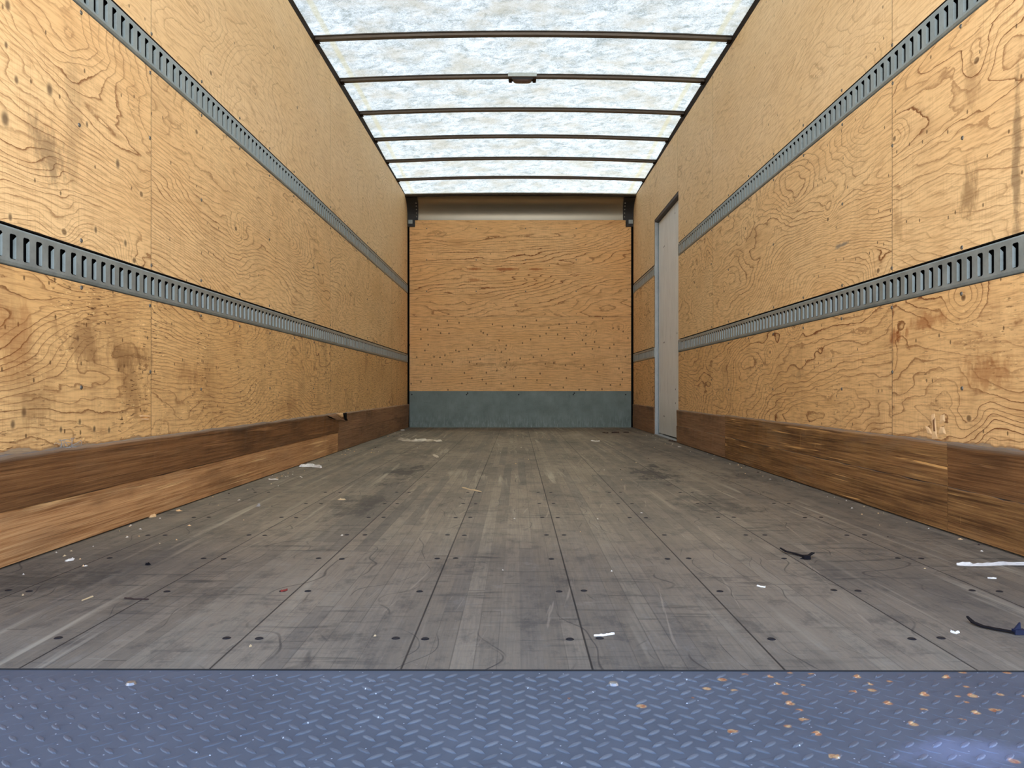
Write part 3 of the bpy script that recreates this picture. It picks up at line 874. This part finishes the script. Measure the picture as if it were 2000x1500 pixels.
# header between roof skin and curved panel
mb = MB()
nx = 24
for i in range(nx):
    xa, xb = XL + (XR - XL) * i / nx, XL + (XR - XL) * (i + 1) / nx
    za, zb = skin_z(xa, YH), skin_z(xb, YH)
    def seg(y0, y1, t0, t1, m):
        mb.poly([(xa, y0, za + t0), (xb, y0, zb + t0), (xb, y1, zb + t1), (xa, y1, za + t1)], m, None, True)
    seg(YH, YH, 0.004, -0.006, M_HEADER)
    seg(YH, YH + 0.012, -0.006, -0.008, M_HEADER)
    seg(YH + 0.012, YH + 0.014, -0.008, -0.016, M_RAIL)
    seg(YH + 0.014, YH + 0.018, -0.016, -0.0165, M_HEADER)
    seg(YH + 0.018, YH + 0.020, -0.0165, -0.030, M_RAIL)
    seg(YH + 0.020, YH + 0.26, -0.030, 0.02, M_BLACKGAP)
    seg(YH, YH + 0.30, 0.004, 0.03, M_SHELL)
hd = mb.build('header_beam')
tag(hd, 'dark metal header beam at the front end of the translucent roof', 'beam')

# ------------------------------------------------------------------ roof skin and bows
mb = MB()
ys = [1.19 + i * (YH + 0.01 - 1.19) / 60 for i in range(61)]
xs = [XL - 0.05 + i * (XR - XL + 0.10) / 20 for i in range(21)]
for a, b in zip(ys, ys[1:]):
    for c, d in zip(xs, xs[1:]):
        mb.poly([(c, a, skin_z(c, a)), (c, b, skin_z(c, b)), (d, b, skin_z(d, b)), (d, a, skin_z(d, a))], M_SKIN, None, True)
ceil = mb.build('ceiling', kind='structure', smooth_merge=True)

def bow(Y, which):
    mb = MB()
    hat = [(0.0, -0.0008), (0.014, -0.0014), (0.019, -0.0125), (0.055, -0.0125), (0.060, -0.0014), (0.072, -0.0008)]
    n = 24
    x0, x1 = XL + 0.0015, XR - 0.0015
    xs = [x0 + (x1 - x0) * i / n for i in range(n + 1)]
    for a, b in zip(xs, xs[1:]):
        za, zb = skin_z(a, Y + 0.03), skin_z(b, Y + 0.03)
        za -= 0.004; zb -= 0.004
        for (d0, h0), (d1, h1) in zip(hat, hat[1:]):
            mb.poly([(a, Y + d0, za + h0), (b, Y + d0, zb + h0), (b, Y + d1, zb + h1), (a, Y + d1, za + h1)], M_RIB, None, True)
            mb.poly([(a, Y + d0, za + h0 + .0012), (a, Y + d1, za + h1 + .0012), (b, Y + d1, zb + h1 + .0012), (b, Y + d0, zb + h0 + .0012)], M_RIB)
        mb.poly([(a, Y, za - 0.0008), (b, Y, zb - 0.0008), (b, Y, skin_z(b, Y)), (a, Y, skin_z(a, Y))], M_RIB)
    o = mb.build('roof_bow')
    # end clips on the rails
    for side, X in ((-1, XL + 0.002), (1, XR - 0.002)):
        c = MB()
        z = skin_z(X, Y) - 0.018
        s = -side
        c.box((X, Y + 0.004, z - 0.004), (X + s * 0.003, Y + 0.068, z + 0.014), M_RAIL)
        c.box((X, Y + 0.008, z - 0.004), (X + s * 0.022, Y + 0.064, z - 0.0025), M_RAIL)
        c.build('end_clip', parent=o)
    tag(o, 'dark steel roof bow arching under the translucent roof, %s' % which, 'roof bow', 'roof bows')
    return o
for Y, w in ((4.62, 'nearest in view'), (5.29, 'the one that carries the dome lamp'), (5.945, 'just beyond the lamp'),
             (6.565, 'fourth from the camera'), (7.155, 'second from the front header'), (7.795, 'closest to the front header')):
    bow(Y, w)

# dome lamp on the second bow
lz = skin_z(0.03, 5.29) - 0.0175
lamp = empty('dome_lamp', (0.034, 5.283, lz))
tag(lamp, 'small oblong dome lamp with smoked lens under the second roof bow', 'ceiling lamp')
mb = MB(); mb.box((-0.093, -0.008, -0.006), (0.093, -0.003, 0.018), M_LAMP_PLATE); mb.build('front_plate', parent=lamp)
mb = MB(); mb.box((-0.090, -0.003, -0.010), (0.090, 0.075, -0.001), M_LINTEL); mb.build('base_plate', parent=lamp)
mb = MB()
def lens_pt(i, j, nu=20, nv=6):
    a = 2 * math.pi * i / nu; t = math.pi / 2 * j / nv
    cx = math.copysign(abs(math.cos(a)) ** 0.45, math.cos(a)); cy = math.copysign(abs(math.sin(a)) ** 0.45, math.sin(a))
    r = math.cos(t) ** 0.35 if j < nv else 0
    return (0.064 * cx * r, 0.034 + 0.033 * cy * r, -0.010 - 0.022 * math.sin(t))
for i in range(20):
    for j in range(6):
        mb.poly([lens_pt(i, j), lens_pt(i, j + 1), lens_pt(i + 1, j + 1), lens_pt(i + 1, j)], M_LAMP, None, True)
mb.build('lens', parent=lamp, smooth_merge=True)
mb = MB()
for sx in (-1, 1):
    mb.box((sx * 0.068, 0.0, -0.020), (sx * 0.088, 0.07, -0.010), M_RAIL)
mb.box((-0.068, 0.0, -0.022), (0.068, 0.004, -0.010), M_BRACKET)
mb.build('bezel', parent=lamp)

# ------------------------------------------------------------------ unseen roll-up door, added overhead to keep roof light off the near floor
def light_blocker():
    root = empty('overhead_light_blocker', (0.035, 1.3, 2.2))
    root['kind'] = 'structure'
    for k in range(5):
        mb = MB()
        y0 = 0.0 + k * 0.26
        mb.box((-1.12, y0, 0.0), (1.12, y0 + 0.255, 0.02), M_SHELL)
        mb.build('blocker_panel', parent=root)
    return root

light_blocker()

# ------------------------------------------------------------------ side door
dr = MB()
dr.box((1.256, 6.20, 0.018), (1.276, 7.256, 1.875), M_DOOR)
door_o = dr.build('door_1', kind='structure')
mb = MB()
mb.box((1.2225, 7.2560, 0.0), (1.30, 7.300, 1.90), M_JAMB)          # far jamb
mb.box((1.2225, 7.246, 0.0), (1.236, 7.2558, 1.90), M_JAMB)
mb.box((1.2505, 7.236, 0.0), (1.2555, 7.2558, 1.885), M_TRACK)
mb.box((1.235, 6.165, 0.0), (1.30, 6.184, 1.92), M_JAMB)            # near jamb
mb.box((1.2225, 6.186, 1.8785), (1.30, 7.2555, 1.912), M_LINTEL)    # head
mb.box((1.2150, 6.186, -0.001), (1.30, 7.2555, 0.006), M_JAMB)       # sill
mb.build('door_frame', parent=door_o)
for y, z in ((7.02, 1.62), (6.97, 1.62), (7.02, 0.80), (6.97, 0.80), (7.02, 0.17), (6.97, 0.17), (6.50, 1.80), (6.48, 0.40), (6.48, 0.29), (6.42, 0.84)):
    screw(ME_SCREW_D, 'screw', (1.2559, y, z), (-1, 0, 0), door_o)
mb = MB()
mb.box((1.2705, 6.0, -0.05), (1.29, 7.5, 2.0), M_SHELL)
# (outer body skin across the doorway)
mb.v = [(x + 0.03, y, z) for x, y, z in mb.v]
mb.build('outer_skin', parent=wall_r)

# ------------------------------------------------------------------ floor
mb = MB()
ye_l, ye_r = 1.168, 1.1525
mb.poly([(-1.2, ye_l, 0), (1.24, ye_r, 0), (1.24, 8.66, 0), (-1.2, 8.66, 0)], M_FLOOR)
mb.poly([(1.24, ye_r, 0), (-1.2, ye_l, 0), (-1.2, ye_l + .001, -0.03), (1.24, ye_r + .001, -0.03)], M_BRACKET)
mb.poly([(-1.2, ye_l + .001, -0.03), (-1.2, 8.66, -0.03), (1.24, 8.66, -0.03), (1.24, ye_r + .001, -0.03)], M_BLACKGAP)
floor_o = mb.build('floor', kind='structure')
rows = [1.304 + 0.3085 * k for k in range(24)]
rr = random.Random(5)
cnt = 0
far = MB()
for r, Y in enumerate(rows):
    if Y > 8.3: break
    for b in range(-4, 4):
        for s in (-0.0245, 0.0245):
            X = 0.105 + 0.272 * b + s + rr.uniform(-.004, .004)
            if not (-1.1 < X < 1.17): continue
            if abs(X) * FPX / Y > 1040: continue
            if rr.random() < 0.10: continue
            yy = Y + rr.uniform(-.006, .006)
            if cnt < 96:
                o = screw(ME_SCREW_D, 'screw', (X, yy, 0.0002), (0, 0, 1), floor_o); cnt += 1
            else:
                n = 8; rad = 0.0065
                far.poly([(X + rad * math.cos(6.2832 * i / n), yy + rad * math.sin(6.2832 * i / n), 0.0012) for i in range(n)], M_SCREW_DARK)
fo = far.build('screw', parent=floor_o); fo['kind'] = 'stuff'

# ------------------------------------------------------------------ diamond plate sill
def diamond_plate():
    mb = MB()
    zp = -0.002
    ya = 0.45
    mb.poly([(-1.25, ya, zp), (1.3, ya, zp), (1.3, ye_r - 0.001, zp), (-1.25, ye_l - 0.001, zp)], M_PLATE)
    mb.poly([(-1.25, ye_l - 0.001, zp), (1.3, ye_r - 0.001, zp), (1.3, ye_r - 0.001, zp - 0.03), (-1.25, ye_l - 0.001, zp - 0.03)], M_LINTEL)
    mb.poly([(-1.25, ya, zp), (-1.25, ya, zp - 0.04), (1.3, ya, zp - 0.04), (1.3, ya, zp)], M_PLATE)
    mb.poly([(-1.25, ya, -0.044), (-1.25, ye_l, -0.044), (1.3, ye_r, -0.044), (1.3, ya, -0.044)], M_BLACKGAP)
    P = 0.0313
    n = 8
    lr = random.Random(3)
    def lug(cx, cy, ang):
        side_fade = min(1.0, max(0.0, (abs(cx - 0.02) - 0.25) / 0.3))
        hs = lr.uniform(0.5, 0.85) * (1 - side_fade * (0.75 if (cx < 0) == (ang > 0) else 0.15))  # lugs flattened by side and direction: viewing-light effect put into their shape
        c, s = math.cos(ang), math.sin(ang)
        rings = []
        for rad, h in ((1.0, 0.0), (0.75, 0.0018 * hs), (0.4, 0.0024 * hs)):
            ring = []
            for i in range(n):
                t = 2 * math.pi * i / n
                u, w = math.cos(t) * 0.0118 * rad, math.sin(t) * 0.0034 * rad
                if abs(math.cos(t)) > 0.99: u *= 1.05
                ring.append((cx + u * c - w * s, cy + u * s + w * c, zp + h))
            rings.append(ring)
        for a, b in zip(rings, rings[1:]):
            for i in range(n):
                j = (i + 1) % n
                mb.poly([a[i], a[j], b[j], b[i]], M_PLATE, None, True)
        mb.poly(rings[-1], M_PLATE, None, True)
    j0 = 0
    y = 1.1423 - 0.004
    while y > 0.82:
        ph = (655 - 500) / 4.0
        x0 = (500 + 655 / 4.0 - VX) * 1.1423 / FPX
        k = -60
        for k in range(-40, 48):
            X = x0 + k * P
            lim = 1.04 * 1010 * y / FPX
            if abs(X) < lim:
                lug(X, y, math.radians(42))
            X2, Y2 = X + P / 2, y - P / 2
            if abs(X2) < lim:
                lug(X2, Y2, math.radians(-42))
        y -= P
    o = mb.build('diamond_plate')
    return tag(o, 'blue-grey diamond tread plate at the rear edge of the floor', 'tread plate')
dp = diamond_plate()
for px, py, mm in ((256, 1333, M_BOLT), (1198, 1334, M_BOLT)):
    X, Y = floorpt(px, py)
    o = screw(disc_mesh('bolt', 0.0075, 0.003, mm, False), 'bolt', (X, Y, -0.0021), (0, 0, 1), dp)

# ------------------------------------------------------------------ debris on the floor
def ribbon(name, pts, widths, mat, z=0.0015, thick=0.0015, lift=None, parent=None, origin=None):
    """thin strip through floor points [(X,Y)], with thickness"""
    ox, oy = origin or pts[0]
    mb = MB()
    n = len(pts)
    L, R = [], []
    for i, (x, y) in enumerate(pts):
        a = pts[max(0, i - 1)]; b = pts[min(n - 1, i + 1)]
        d = Vector((b[0] - a[0], b[1] - a[1])); d.normalize()
        nrm = Vector((-d.y, d.x)) * widths[i] / 2
        zz = z + (lift[i] if lift else 0.0)
        L.append((x + nrm.x - ox, y + nrm.y - oy, zz)); R.append((x - nrm.x - ox, y - nrm.y - oy, zz))
    up = lambda p: (p[0], p[1], p[2] + thick)
    for i in range(n - 1):
        mb.poly([up(R[i]), up(R[i + 1]), up(L[i + 1]), up(L[i])], mat)
        mb.poly([L[i], L[i + 1], R[i + 1], R[i]], mat)
        mb.poly([L[i], up(L[i]), up(L[i + 1]), L[i + 1]], mat)
        mb.poly([R[i + 1], up(R[i + 1]), up(R[i]), R[i]], mat)
    mb.poly([L[0], R[0], up(R[0]), up(L[0])], mat)
    mb.poly([R[-1], L[-1], up(L[-1]), up(R[-1])], mat)
    o = mb.build(name, parent=parent)
    if parent is None: o.location = (ox, oy, 0)
    return o
def fp(*pp): return [floorpt(*p) for p in pp]

# black cable ties
t1 = empty('cable_tie', (*floorpt(1572, 1090), 0)); tag(t1, 'black cable tie lying on the floor near the right kick board, the farther one', 'cable tie', 'black cable ties on the floor')
pts = fp((1524, 1077), (1535, 1080.5), (1550, 1083), (1566, 1087), (1576, 1090))
o = ribbon('strap', pts, [.004, .0075, .009, .009, .009], M_BLACKPL, thick=0.002, lift=[.006, .002, .001, 0, 0], parent=t1, origin=floorpt(1572, 1090))
c = floorpt(1572, 1090)
mb = MB(); a = floorpt(1570, 1093); b = floorpt(1587, 1087)
mb.box((a[0] - c[0], a[1] - c[1] - .002, 0.0005), (a[0] - c[0] + .016, a[1] - c[1] + .014, 0.009), M_BLACKPL); mb.build('clasp', parent=t1, bevel=0.001)
ribbon('tail', [(a[0] + .004, a[1] + .003), (b[0], b[1] - .004)], [.007, .008], M_BLACKPL, z=0.003, thick=0.002, lift=[0, .006], parent=t1, origin=c)
c2 = floorpt(1992, 1239)
t2 = empty('cable_tie', (*c2, 0)); tag(t2, 'black cable tie with dark blue clasp at the right edge, the nearer one', 'cable tie', 'black cable ties on the floor')
pts = fp((1889, 1213), (1900, 1219.5), (1918, 1226), (1942, 1231), (1965, 1235), (1984, 1239))
ribbon('strap', pts, [.003, .007, .008, .008, .008, .008], M_BLACKPL, thick=0.0025, lift=[.005, .001, 0, 0, 0, 0], parent=t2, origin=c2)
mb = MB(); mb.box((-.010, -.005, 0.0005), (.008, .006, .008), M_BLUEPL)
mb.poly([(-.008, 0, .008), (.002, 0, .008), (.001, 0.0, .019)], M_BLUEPL); mb.poly([(-.008, .004, .008), (.001, .004, .019), (.002, .004, .008)], M_BLUEPL)
mb.poly([(-.008, 0, .008), (.001, 0, .019), (.001, .004, .019), (-.008, .004, .008)], M_BLUEPL); mb.poly([(.002, 0, .008), (.002, .004, .008), (.001, .004, .019), (.001, 0, .019)], M_BLUEPL)
mb.box((.004, -.003, .001), (.022, .003, .005), M_BLUEPL)
ck = mb.build('clasp', parent=t2); ck['label'] = 'dark blue clasp'

def crumple(name, pts, widths, mat, hgt, seed, label, cat, group=None):
    rnd = random.Random(seed)
    ox, oy = pts[len(pts) // 2]
    mb = MB()
    P = []
    m = 6
    for i in range(len(pts) * 3 - 2):
        t = i / 3; k = min(int(t), len(pts) - 2); f = t - k
        x = pts[k][0] * (1 - f) + pts[k + 1][0] * f; y = pts[k][1] * (1 - f) + pts[k + 1][1] * f
        w = widths[k] * (1 - f) + widths[k + 1] * f
        d = Vector((pts[k + 1][0] - pts[k][0], pts[k + 1][1] - pts[k][1])); d.normalize()
        row = []
        for j in range(m + 1):
            s = (j / m - 0.5) * w
            e = 1 - abs(j / m - 0.5) * 1.9
            row.append((x - d.y * s - ox + rnd.uniform(-.1, .1) * w, y + d.x * s - oy + rnd.uniform(-.1, .1) * w, 0.0012 + max(0.05, e) * hgt * rnd.uniform(0.25, 1)))
        P.append(row)
    for a, b in zip(P, P[1:]):
        for j in range(m):
            mb.poly([a[j], b[j], b[j + 1], a[j + 1]], mat)
            mb.poly([(q[0], q[1], 0.0004) for q in (a[j], a[j + 1], b[j + 1], b[j])], mat)
        for j in (0, m):
            mb.poly([a[j], b[j], (b[j][0], b[j][1], .0004), (a[j][0], a[j][1], .0004)], mat)
    for r in (P[0], P[-1]):
        for j in range(m):
            mb.poly([r[j], r[j + 1], (r[j + 1][0], r[j + 1][1], .0004), (r[j][0], r[j][1], .0004)], mat)
    o = mb.build(name)
    o.location = (ox, oy, 0)
    return tag(o, label, cat, group)
crumple('paper_strip', fp((1869, 1104), (1885, 1104.5), (1910, 1104.5), (1940, 1103.5), (1970, 1102), (2006, 1103)), [.006, .016, .016, .020, .022, .024], M_PAPER, .007, 3,
        'long torn white paper strip on the floor at the right edge of the photo', 'paper strip')
crumple('paper_scrap', fp((587, 912), (593, 911), (603, 911), (614, 911), (627, 914)), [.02, .07, .06, .05, .012], M_PAPER, .018, 5,
        'bright white paper scrap on the floor near the left kick board', 'paper scrap')
crumple('plastic_wrap', fp((779, 859), (792, 861), (806, 862), (820, 862), (834, 861), (846, 863), (861, 862)), [.02, .05, .04, .04, .12, .06, .04], M_WRAP, .022, 8,
        'crumpled strip of cloudy plastic wrap on the floor near the front left corner', 'plastic wrap')
crumple('wrap_piece', fp((847, 889), (851, 891), (855, 894)), [.02, .03, .01], M_WRAP, .008, 9,
        'small curled scrap of pale wrap on the floor behind the left black scuff', 'plastic scrap')
crumple('paper_flake', fp((1156, 861), (1164, 862), (1171, 862)), [.02, .05, .02], M_PAPER, .006, 10,
        'flat white paper flake on the far floor, right of centre', 'paper flake')
crumple('leaf_bit', fp((1178, 845), (1184, 846), (1188, 846)), [.02, .05, .02], M_LEAF, .010, 11, 'dark dry leaf bit left of two others before the front kick plate', 'leaf')
crumple('leaf_bit', fp((1196, 846), (1203, 845.5), (1208, 845)), [.03, .06, .02], M_LEAF, .014, 12, 'middle dark dry leaf bit of three before the front kick plate', 'leaf')
crumple('leaf_bit', fp((1218, 845), (1223, 845), (1228, 845)), [.02, .06, .02], M_LEAF, .010, 13, 'dark dry leaf bit nearest the right wall before the front kick plate', 'leaf')
crumple('leaf_bit', fp((1307, 861), (1314, 862), (1320, 864)), [.02, .04, .02], M_LEAF, .010, 14, 'brown dry leaf bit on the floor at the side door sill', 'leaf')
crumple('red_chip', fp((548, 1156), (553, 1155), (561, 1153)), [.004, .010, .003], M_RED, .004, 15, 'small dark red chip on the floor left of centre', 'chip')
crumple('splinter', fp((1160, 1243), (1175, 1242.5), (1185, 1241), (1200, 1239)), [.002, .006, .005, .003], M_PAPER, .003, 16, 'white splinter lying beside a floor screw, near the floor edge', 'splinter')
crumple('splinter', fp((243, 1169.5), (262, 1171), (290, 1172)), [.002, .005, .002], M_LEAF, .003, 17, 'dark thin splinter on the near left floor', 'splinter')
crumple('splinter', fp((160, 1174), (181, 1166)), [.002, .003], M_STRAW, .002, 18, 'straw-coloured thin splinter on the near left floor', 'splinter')
crumple('splinter', fp((903, 953), (920, 957), (940, 961)), [.006, .010, .006], M_STRAW, .005, 19, 'straw-coloured splinter on the floor centre, left of the middle joint', 'splinter')
crumple('splinter', fp((525, 937), (543, 937)), [.012, .014], M_CHIP, .006, 20, 'pale flat splinter by the left kick board, nearer than the paper scrap', 'splinter')
crumple('wood_chip', fp((661, 977), (668, 976), (673, 977)), [.01, .022, .01], M_STRAW, .006, 21, 'tan wood chip on the dark scuffed floor left of centre', 'wood chip')
crumple('wood_chip', fp((128, 1097), (136, 1095), (143, 1092)), [.006, .014, .006], M_PAPER, .005, 22, 'white wood chip on the floor below the left kick board', 'wood chip')
crumple('wood_chip', fp((291, 1011), (296, 1010), (303, 1007)), [.01, .022, .008], M_PALE, .010, 23, 'pale wood chip wedged under the left kick board', 'wood chip')
crumple('wood_chip', fp((345, 999), (352, 998)), [.01, .012], M_PALE, .006, 24, 'small pale wood chip by the left kick board, beyond the wedged one', 'wood chip')
crumple('wood_chip', fp((1479, 1145), (1486, 1147), (1495, 1148)), [.003, .004, .002], M_PAPER, .003, 25, 'thin white sliver on the right floor, nearer than the farther cable tie', 'wood chip')
crumple('wood_chip', fp((1857, 1235), (1865, 1238), (1873, 1236)), [.003, .006, .003], M_PAPER, .004, 26, 'white chip on the floor left of the blue clasp', 'wood chip')
crumple('wood_chip', fp((1929, 1130), (1946, 1131)), [.003, .004], M_PAPER, .003, 27, 'thin white sliver below the long paper strip', 'wood chip')
crumple('wood_chip', fp((1324, 873), (1330, 873)), [.02, .02], M_CHIP, .004, 28, 'pale flake on the floor by the right kick board near the side door', 'wood chip')
crumple('wood_chip', fp((1290, 849), (1295, 850)), [.02, .03], M_PAPER, .014, 29, 'bright white chip on the side door sill', 'wood chip')
crumple('dirt_crumb', fp((285, 1104), (289, 1103), (292, 1104)), [.006, .010, .006], M_BLACKPL, .006, 30, 'black crumb on the near left floor', 'crumb')
crumple('dirt_crumb', fp((502, 989), (508, 989)), [.014, .016], M_LINT, .010, 31, 'grey crumb on the floor left of the dark scuffs', 'crumb')

# pale ring by the left kick board
mb = MB()
X, Y = floorpt(786, 841.5)
n = 18
for i in range(n):
    for j in range(6):
        def tp(i, j):
            a, b = 2 * math.pi * i / n, 2 * math.pi * j / 6
            return ((0.016 + 0.006 * math.cos(b)) * math.cos(a), (0.016 + 0.006 * math.cos(b)) * math.sin(a), 0.0075 + 0.006 * math.sin(b))
        mb.poly([tp(i, j), tp(i + 1, j), tp(i + 1, j + 1), tp(i, j + 1)], M_CHIP, None, True)
ro = mb.build('plastic_ring'); ro.location = (X, Y, 0)
tag(ro, 'small pale ring on the floor at the far end of the left kick board', 'ring')

# tiny crumbs scattered along the kick boards: nobody could count them
mb = MB(); rr = random.Random(77)
for k in range(190):
    if rr.random() < 0.55:
        Y = rr.uniform(1.4, 7.5); X = -1.13 + abs(rr.gauss(0, 0.10))
    elif rr.random() < 0.5:
        Y = rr.uniform(2.0, 7.8); X = 1.185 - abs(rr.gauss(0, 0.06))
    else:
        Y = rr.uniform(1.25, 7.0); X = rr.uniform(-1.0, 1.1)
    if -1.35 < X < -0.6 and 5.8 < Y < 6.8: continue
    s = rr.uniform(.0010, .0024) * (1 + Y * 0.15); a = rr.uniform(0, 3.14)
    c_, s_ = math.cos(a), math.sin(a); l = s * rr.uniform(1, 2.6)
    P = [(X + c_ * l, Y + s_ * l), (X - s_ * s, Y + c_ * s), (X - c_ * l, Y - s_ * l), (X + s_ * s, Y - c_ * s)]
    t = (X, Y, 0.0015 + s * 0.8)
    m = rr.choice([M_CHIP, M_STRAW, M_CHIP, M_LEAF, M_PALE])
    for i in range(4):
        p, q = P[i], P[(i + 1) % 4]
        mb.poly([(p[0], p[1], 0.0004), (q[0], q[1], 0.0004), t], m)
cr = mb.build('floor_crumbs', kind='stuff')
tag(cr, 'tiny pale crumbs and splinters scattered over the floor', 'crumbs')

# ------------------------------------------------------------------ torn spots on the walls and kick boards
def shard(side, pix, mat, proud=0.004, xplane=None):
    """small raised flake on a side wall, outline given in photo pixels"""
    X0 = xplane if xplane is not None else (XL if side < 0 else XR)
    def pt(px, py):
        d = (VX - px) if side < 0 else (px - VX)
        Y = FPX * abs(X0) / d
        return Y, H - (py - VY) * Y / FPX
    P = [pt(*p) for p in pix]
    cy = sum(p[0] for p in P) / len(P); cz = sum(p[1] for p in P) / len(P)
    mb = MB()
    for i in range(len(P)):
        a, b = P[i], P[(i + 1) % len(P)]
        q = [(X0 - side * -0.0, a[0], a[1]), (X0, b[0], b[1]), (X0 - side * proud, cy + (b[0] - cy) * .6, cz + (b[1] - cz) * .6), (X0 - side * proud, cy + (a[0] - cy) * .6, cz + (a[1] - cz) * .6)]
        mb.poly(q, mat)
        mb.poly([q[3], q[2], (X0 - side * proud * 1.1, cy, cz)], mat)
    return mb
for pix in ([(1807, 831), (1815, 835), (1824, 851), (1812, 848)], [(1819, 810), (1825, 807), (1828, 825), (1831, 857), (1820, 857), (1822, 832)],
            [(1836, 834), (1844, 834), (1848, 848), (1832, 850)], [(1837, 811), (1845, 809), (1846, 823), (1835, 829)]):
    shard(1, pix, M_PALE, 0.003).build('torn_veneer', parent=wall_r)
shard(1, [(1606, 701), (1670, 692.5), (1742, 682), (1742, 683), (1670, 694.5), (1606, 702.5)], M_PALE, 0.0012).build('pale_scratch', parent=wall_r)
shard(1, [(1823, 816), (1826, 814), (1829, 846), (1826, 848)], M_KICK_DARK, 0.0042).build('torn_crack', parent=wall_r)
shard(-1, [(272, 810), (294, 812), (294, 815), (273, 814)], M_PALE).build('torn_veneer', parent=wall_l)
shard(-1, [(274, 817), (292, 817), (290, 821), (276, 820)], M_PALE).build('torn_veneer', parent=wall_l)
shard(-1, [(656, 808), (669, 806), (671, 814), (667, 816)], M_PALE, 0.006, -1.126).build('torn_splinter', parent=base_l)
shard(-1, [(638, 812), (655, 808), (666, 817), (676, 822), (655, 822), (645, 818)], M_KICK_GREY, 0.006, -1.126).build('torn_splinter', parent=base_l)
shard(-1, [(670, 807), (677, 806), (677, 818), (679, 822), (674, 821)], M_BLACKGAP, 0.004, -1.126).build('torn_hole', parent=base_l)
shard(-1, [(637, 811), (650, 817), (660, 820), (652, 820), (643, 816)], M_BLACKGAP, 0.0068, -1.126).build('torn_hole', parent=base_l)
# frayed string tangle on the ledge of the left kick board
mb = MB(); rr = random.Random(12)
Yc, zc = wallpt(-1, 119, 873)
for k in range(16):
    p = Vector((0, rr.uniform(-.035, .035), 0.002)); d = Vector((rr.uniform(-.1, .2), rr.uniform(-1, 1), rr.uniform(0, .9)))
    for s in range(8):
        d = (d + Vector((rr.uniform(-.5, .5), rr.uniform(-.6, .6), rr.uniform(-.7, .5)))).normalized()
        q = p + d * 0.006
        q.z = min(max(q.z, 0.0008), 0.022); q.x = min(max(q.x, -0.006), 0.014)
        n = Vector((0, 0, 0.0007))
        w = Vector((0.0007, 0, 0))
        mb.poly([p - n, q - n, q + n, p + n], M_LINT); mb.poly([p - w, q - w, q + w, p + w], M_LINT)
        p = q
lt = mb.build('string_tangle'); lt.location = (-1.136, Yc, 0.2505)
tag(lt, 'grey frayed string tangle on the ledge of the left kick board', 'string')
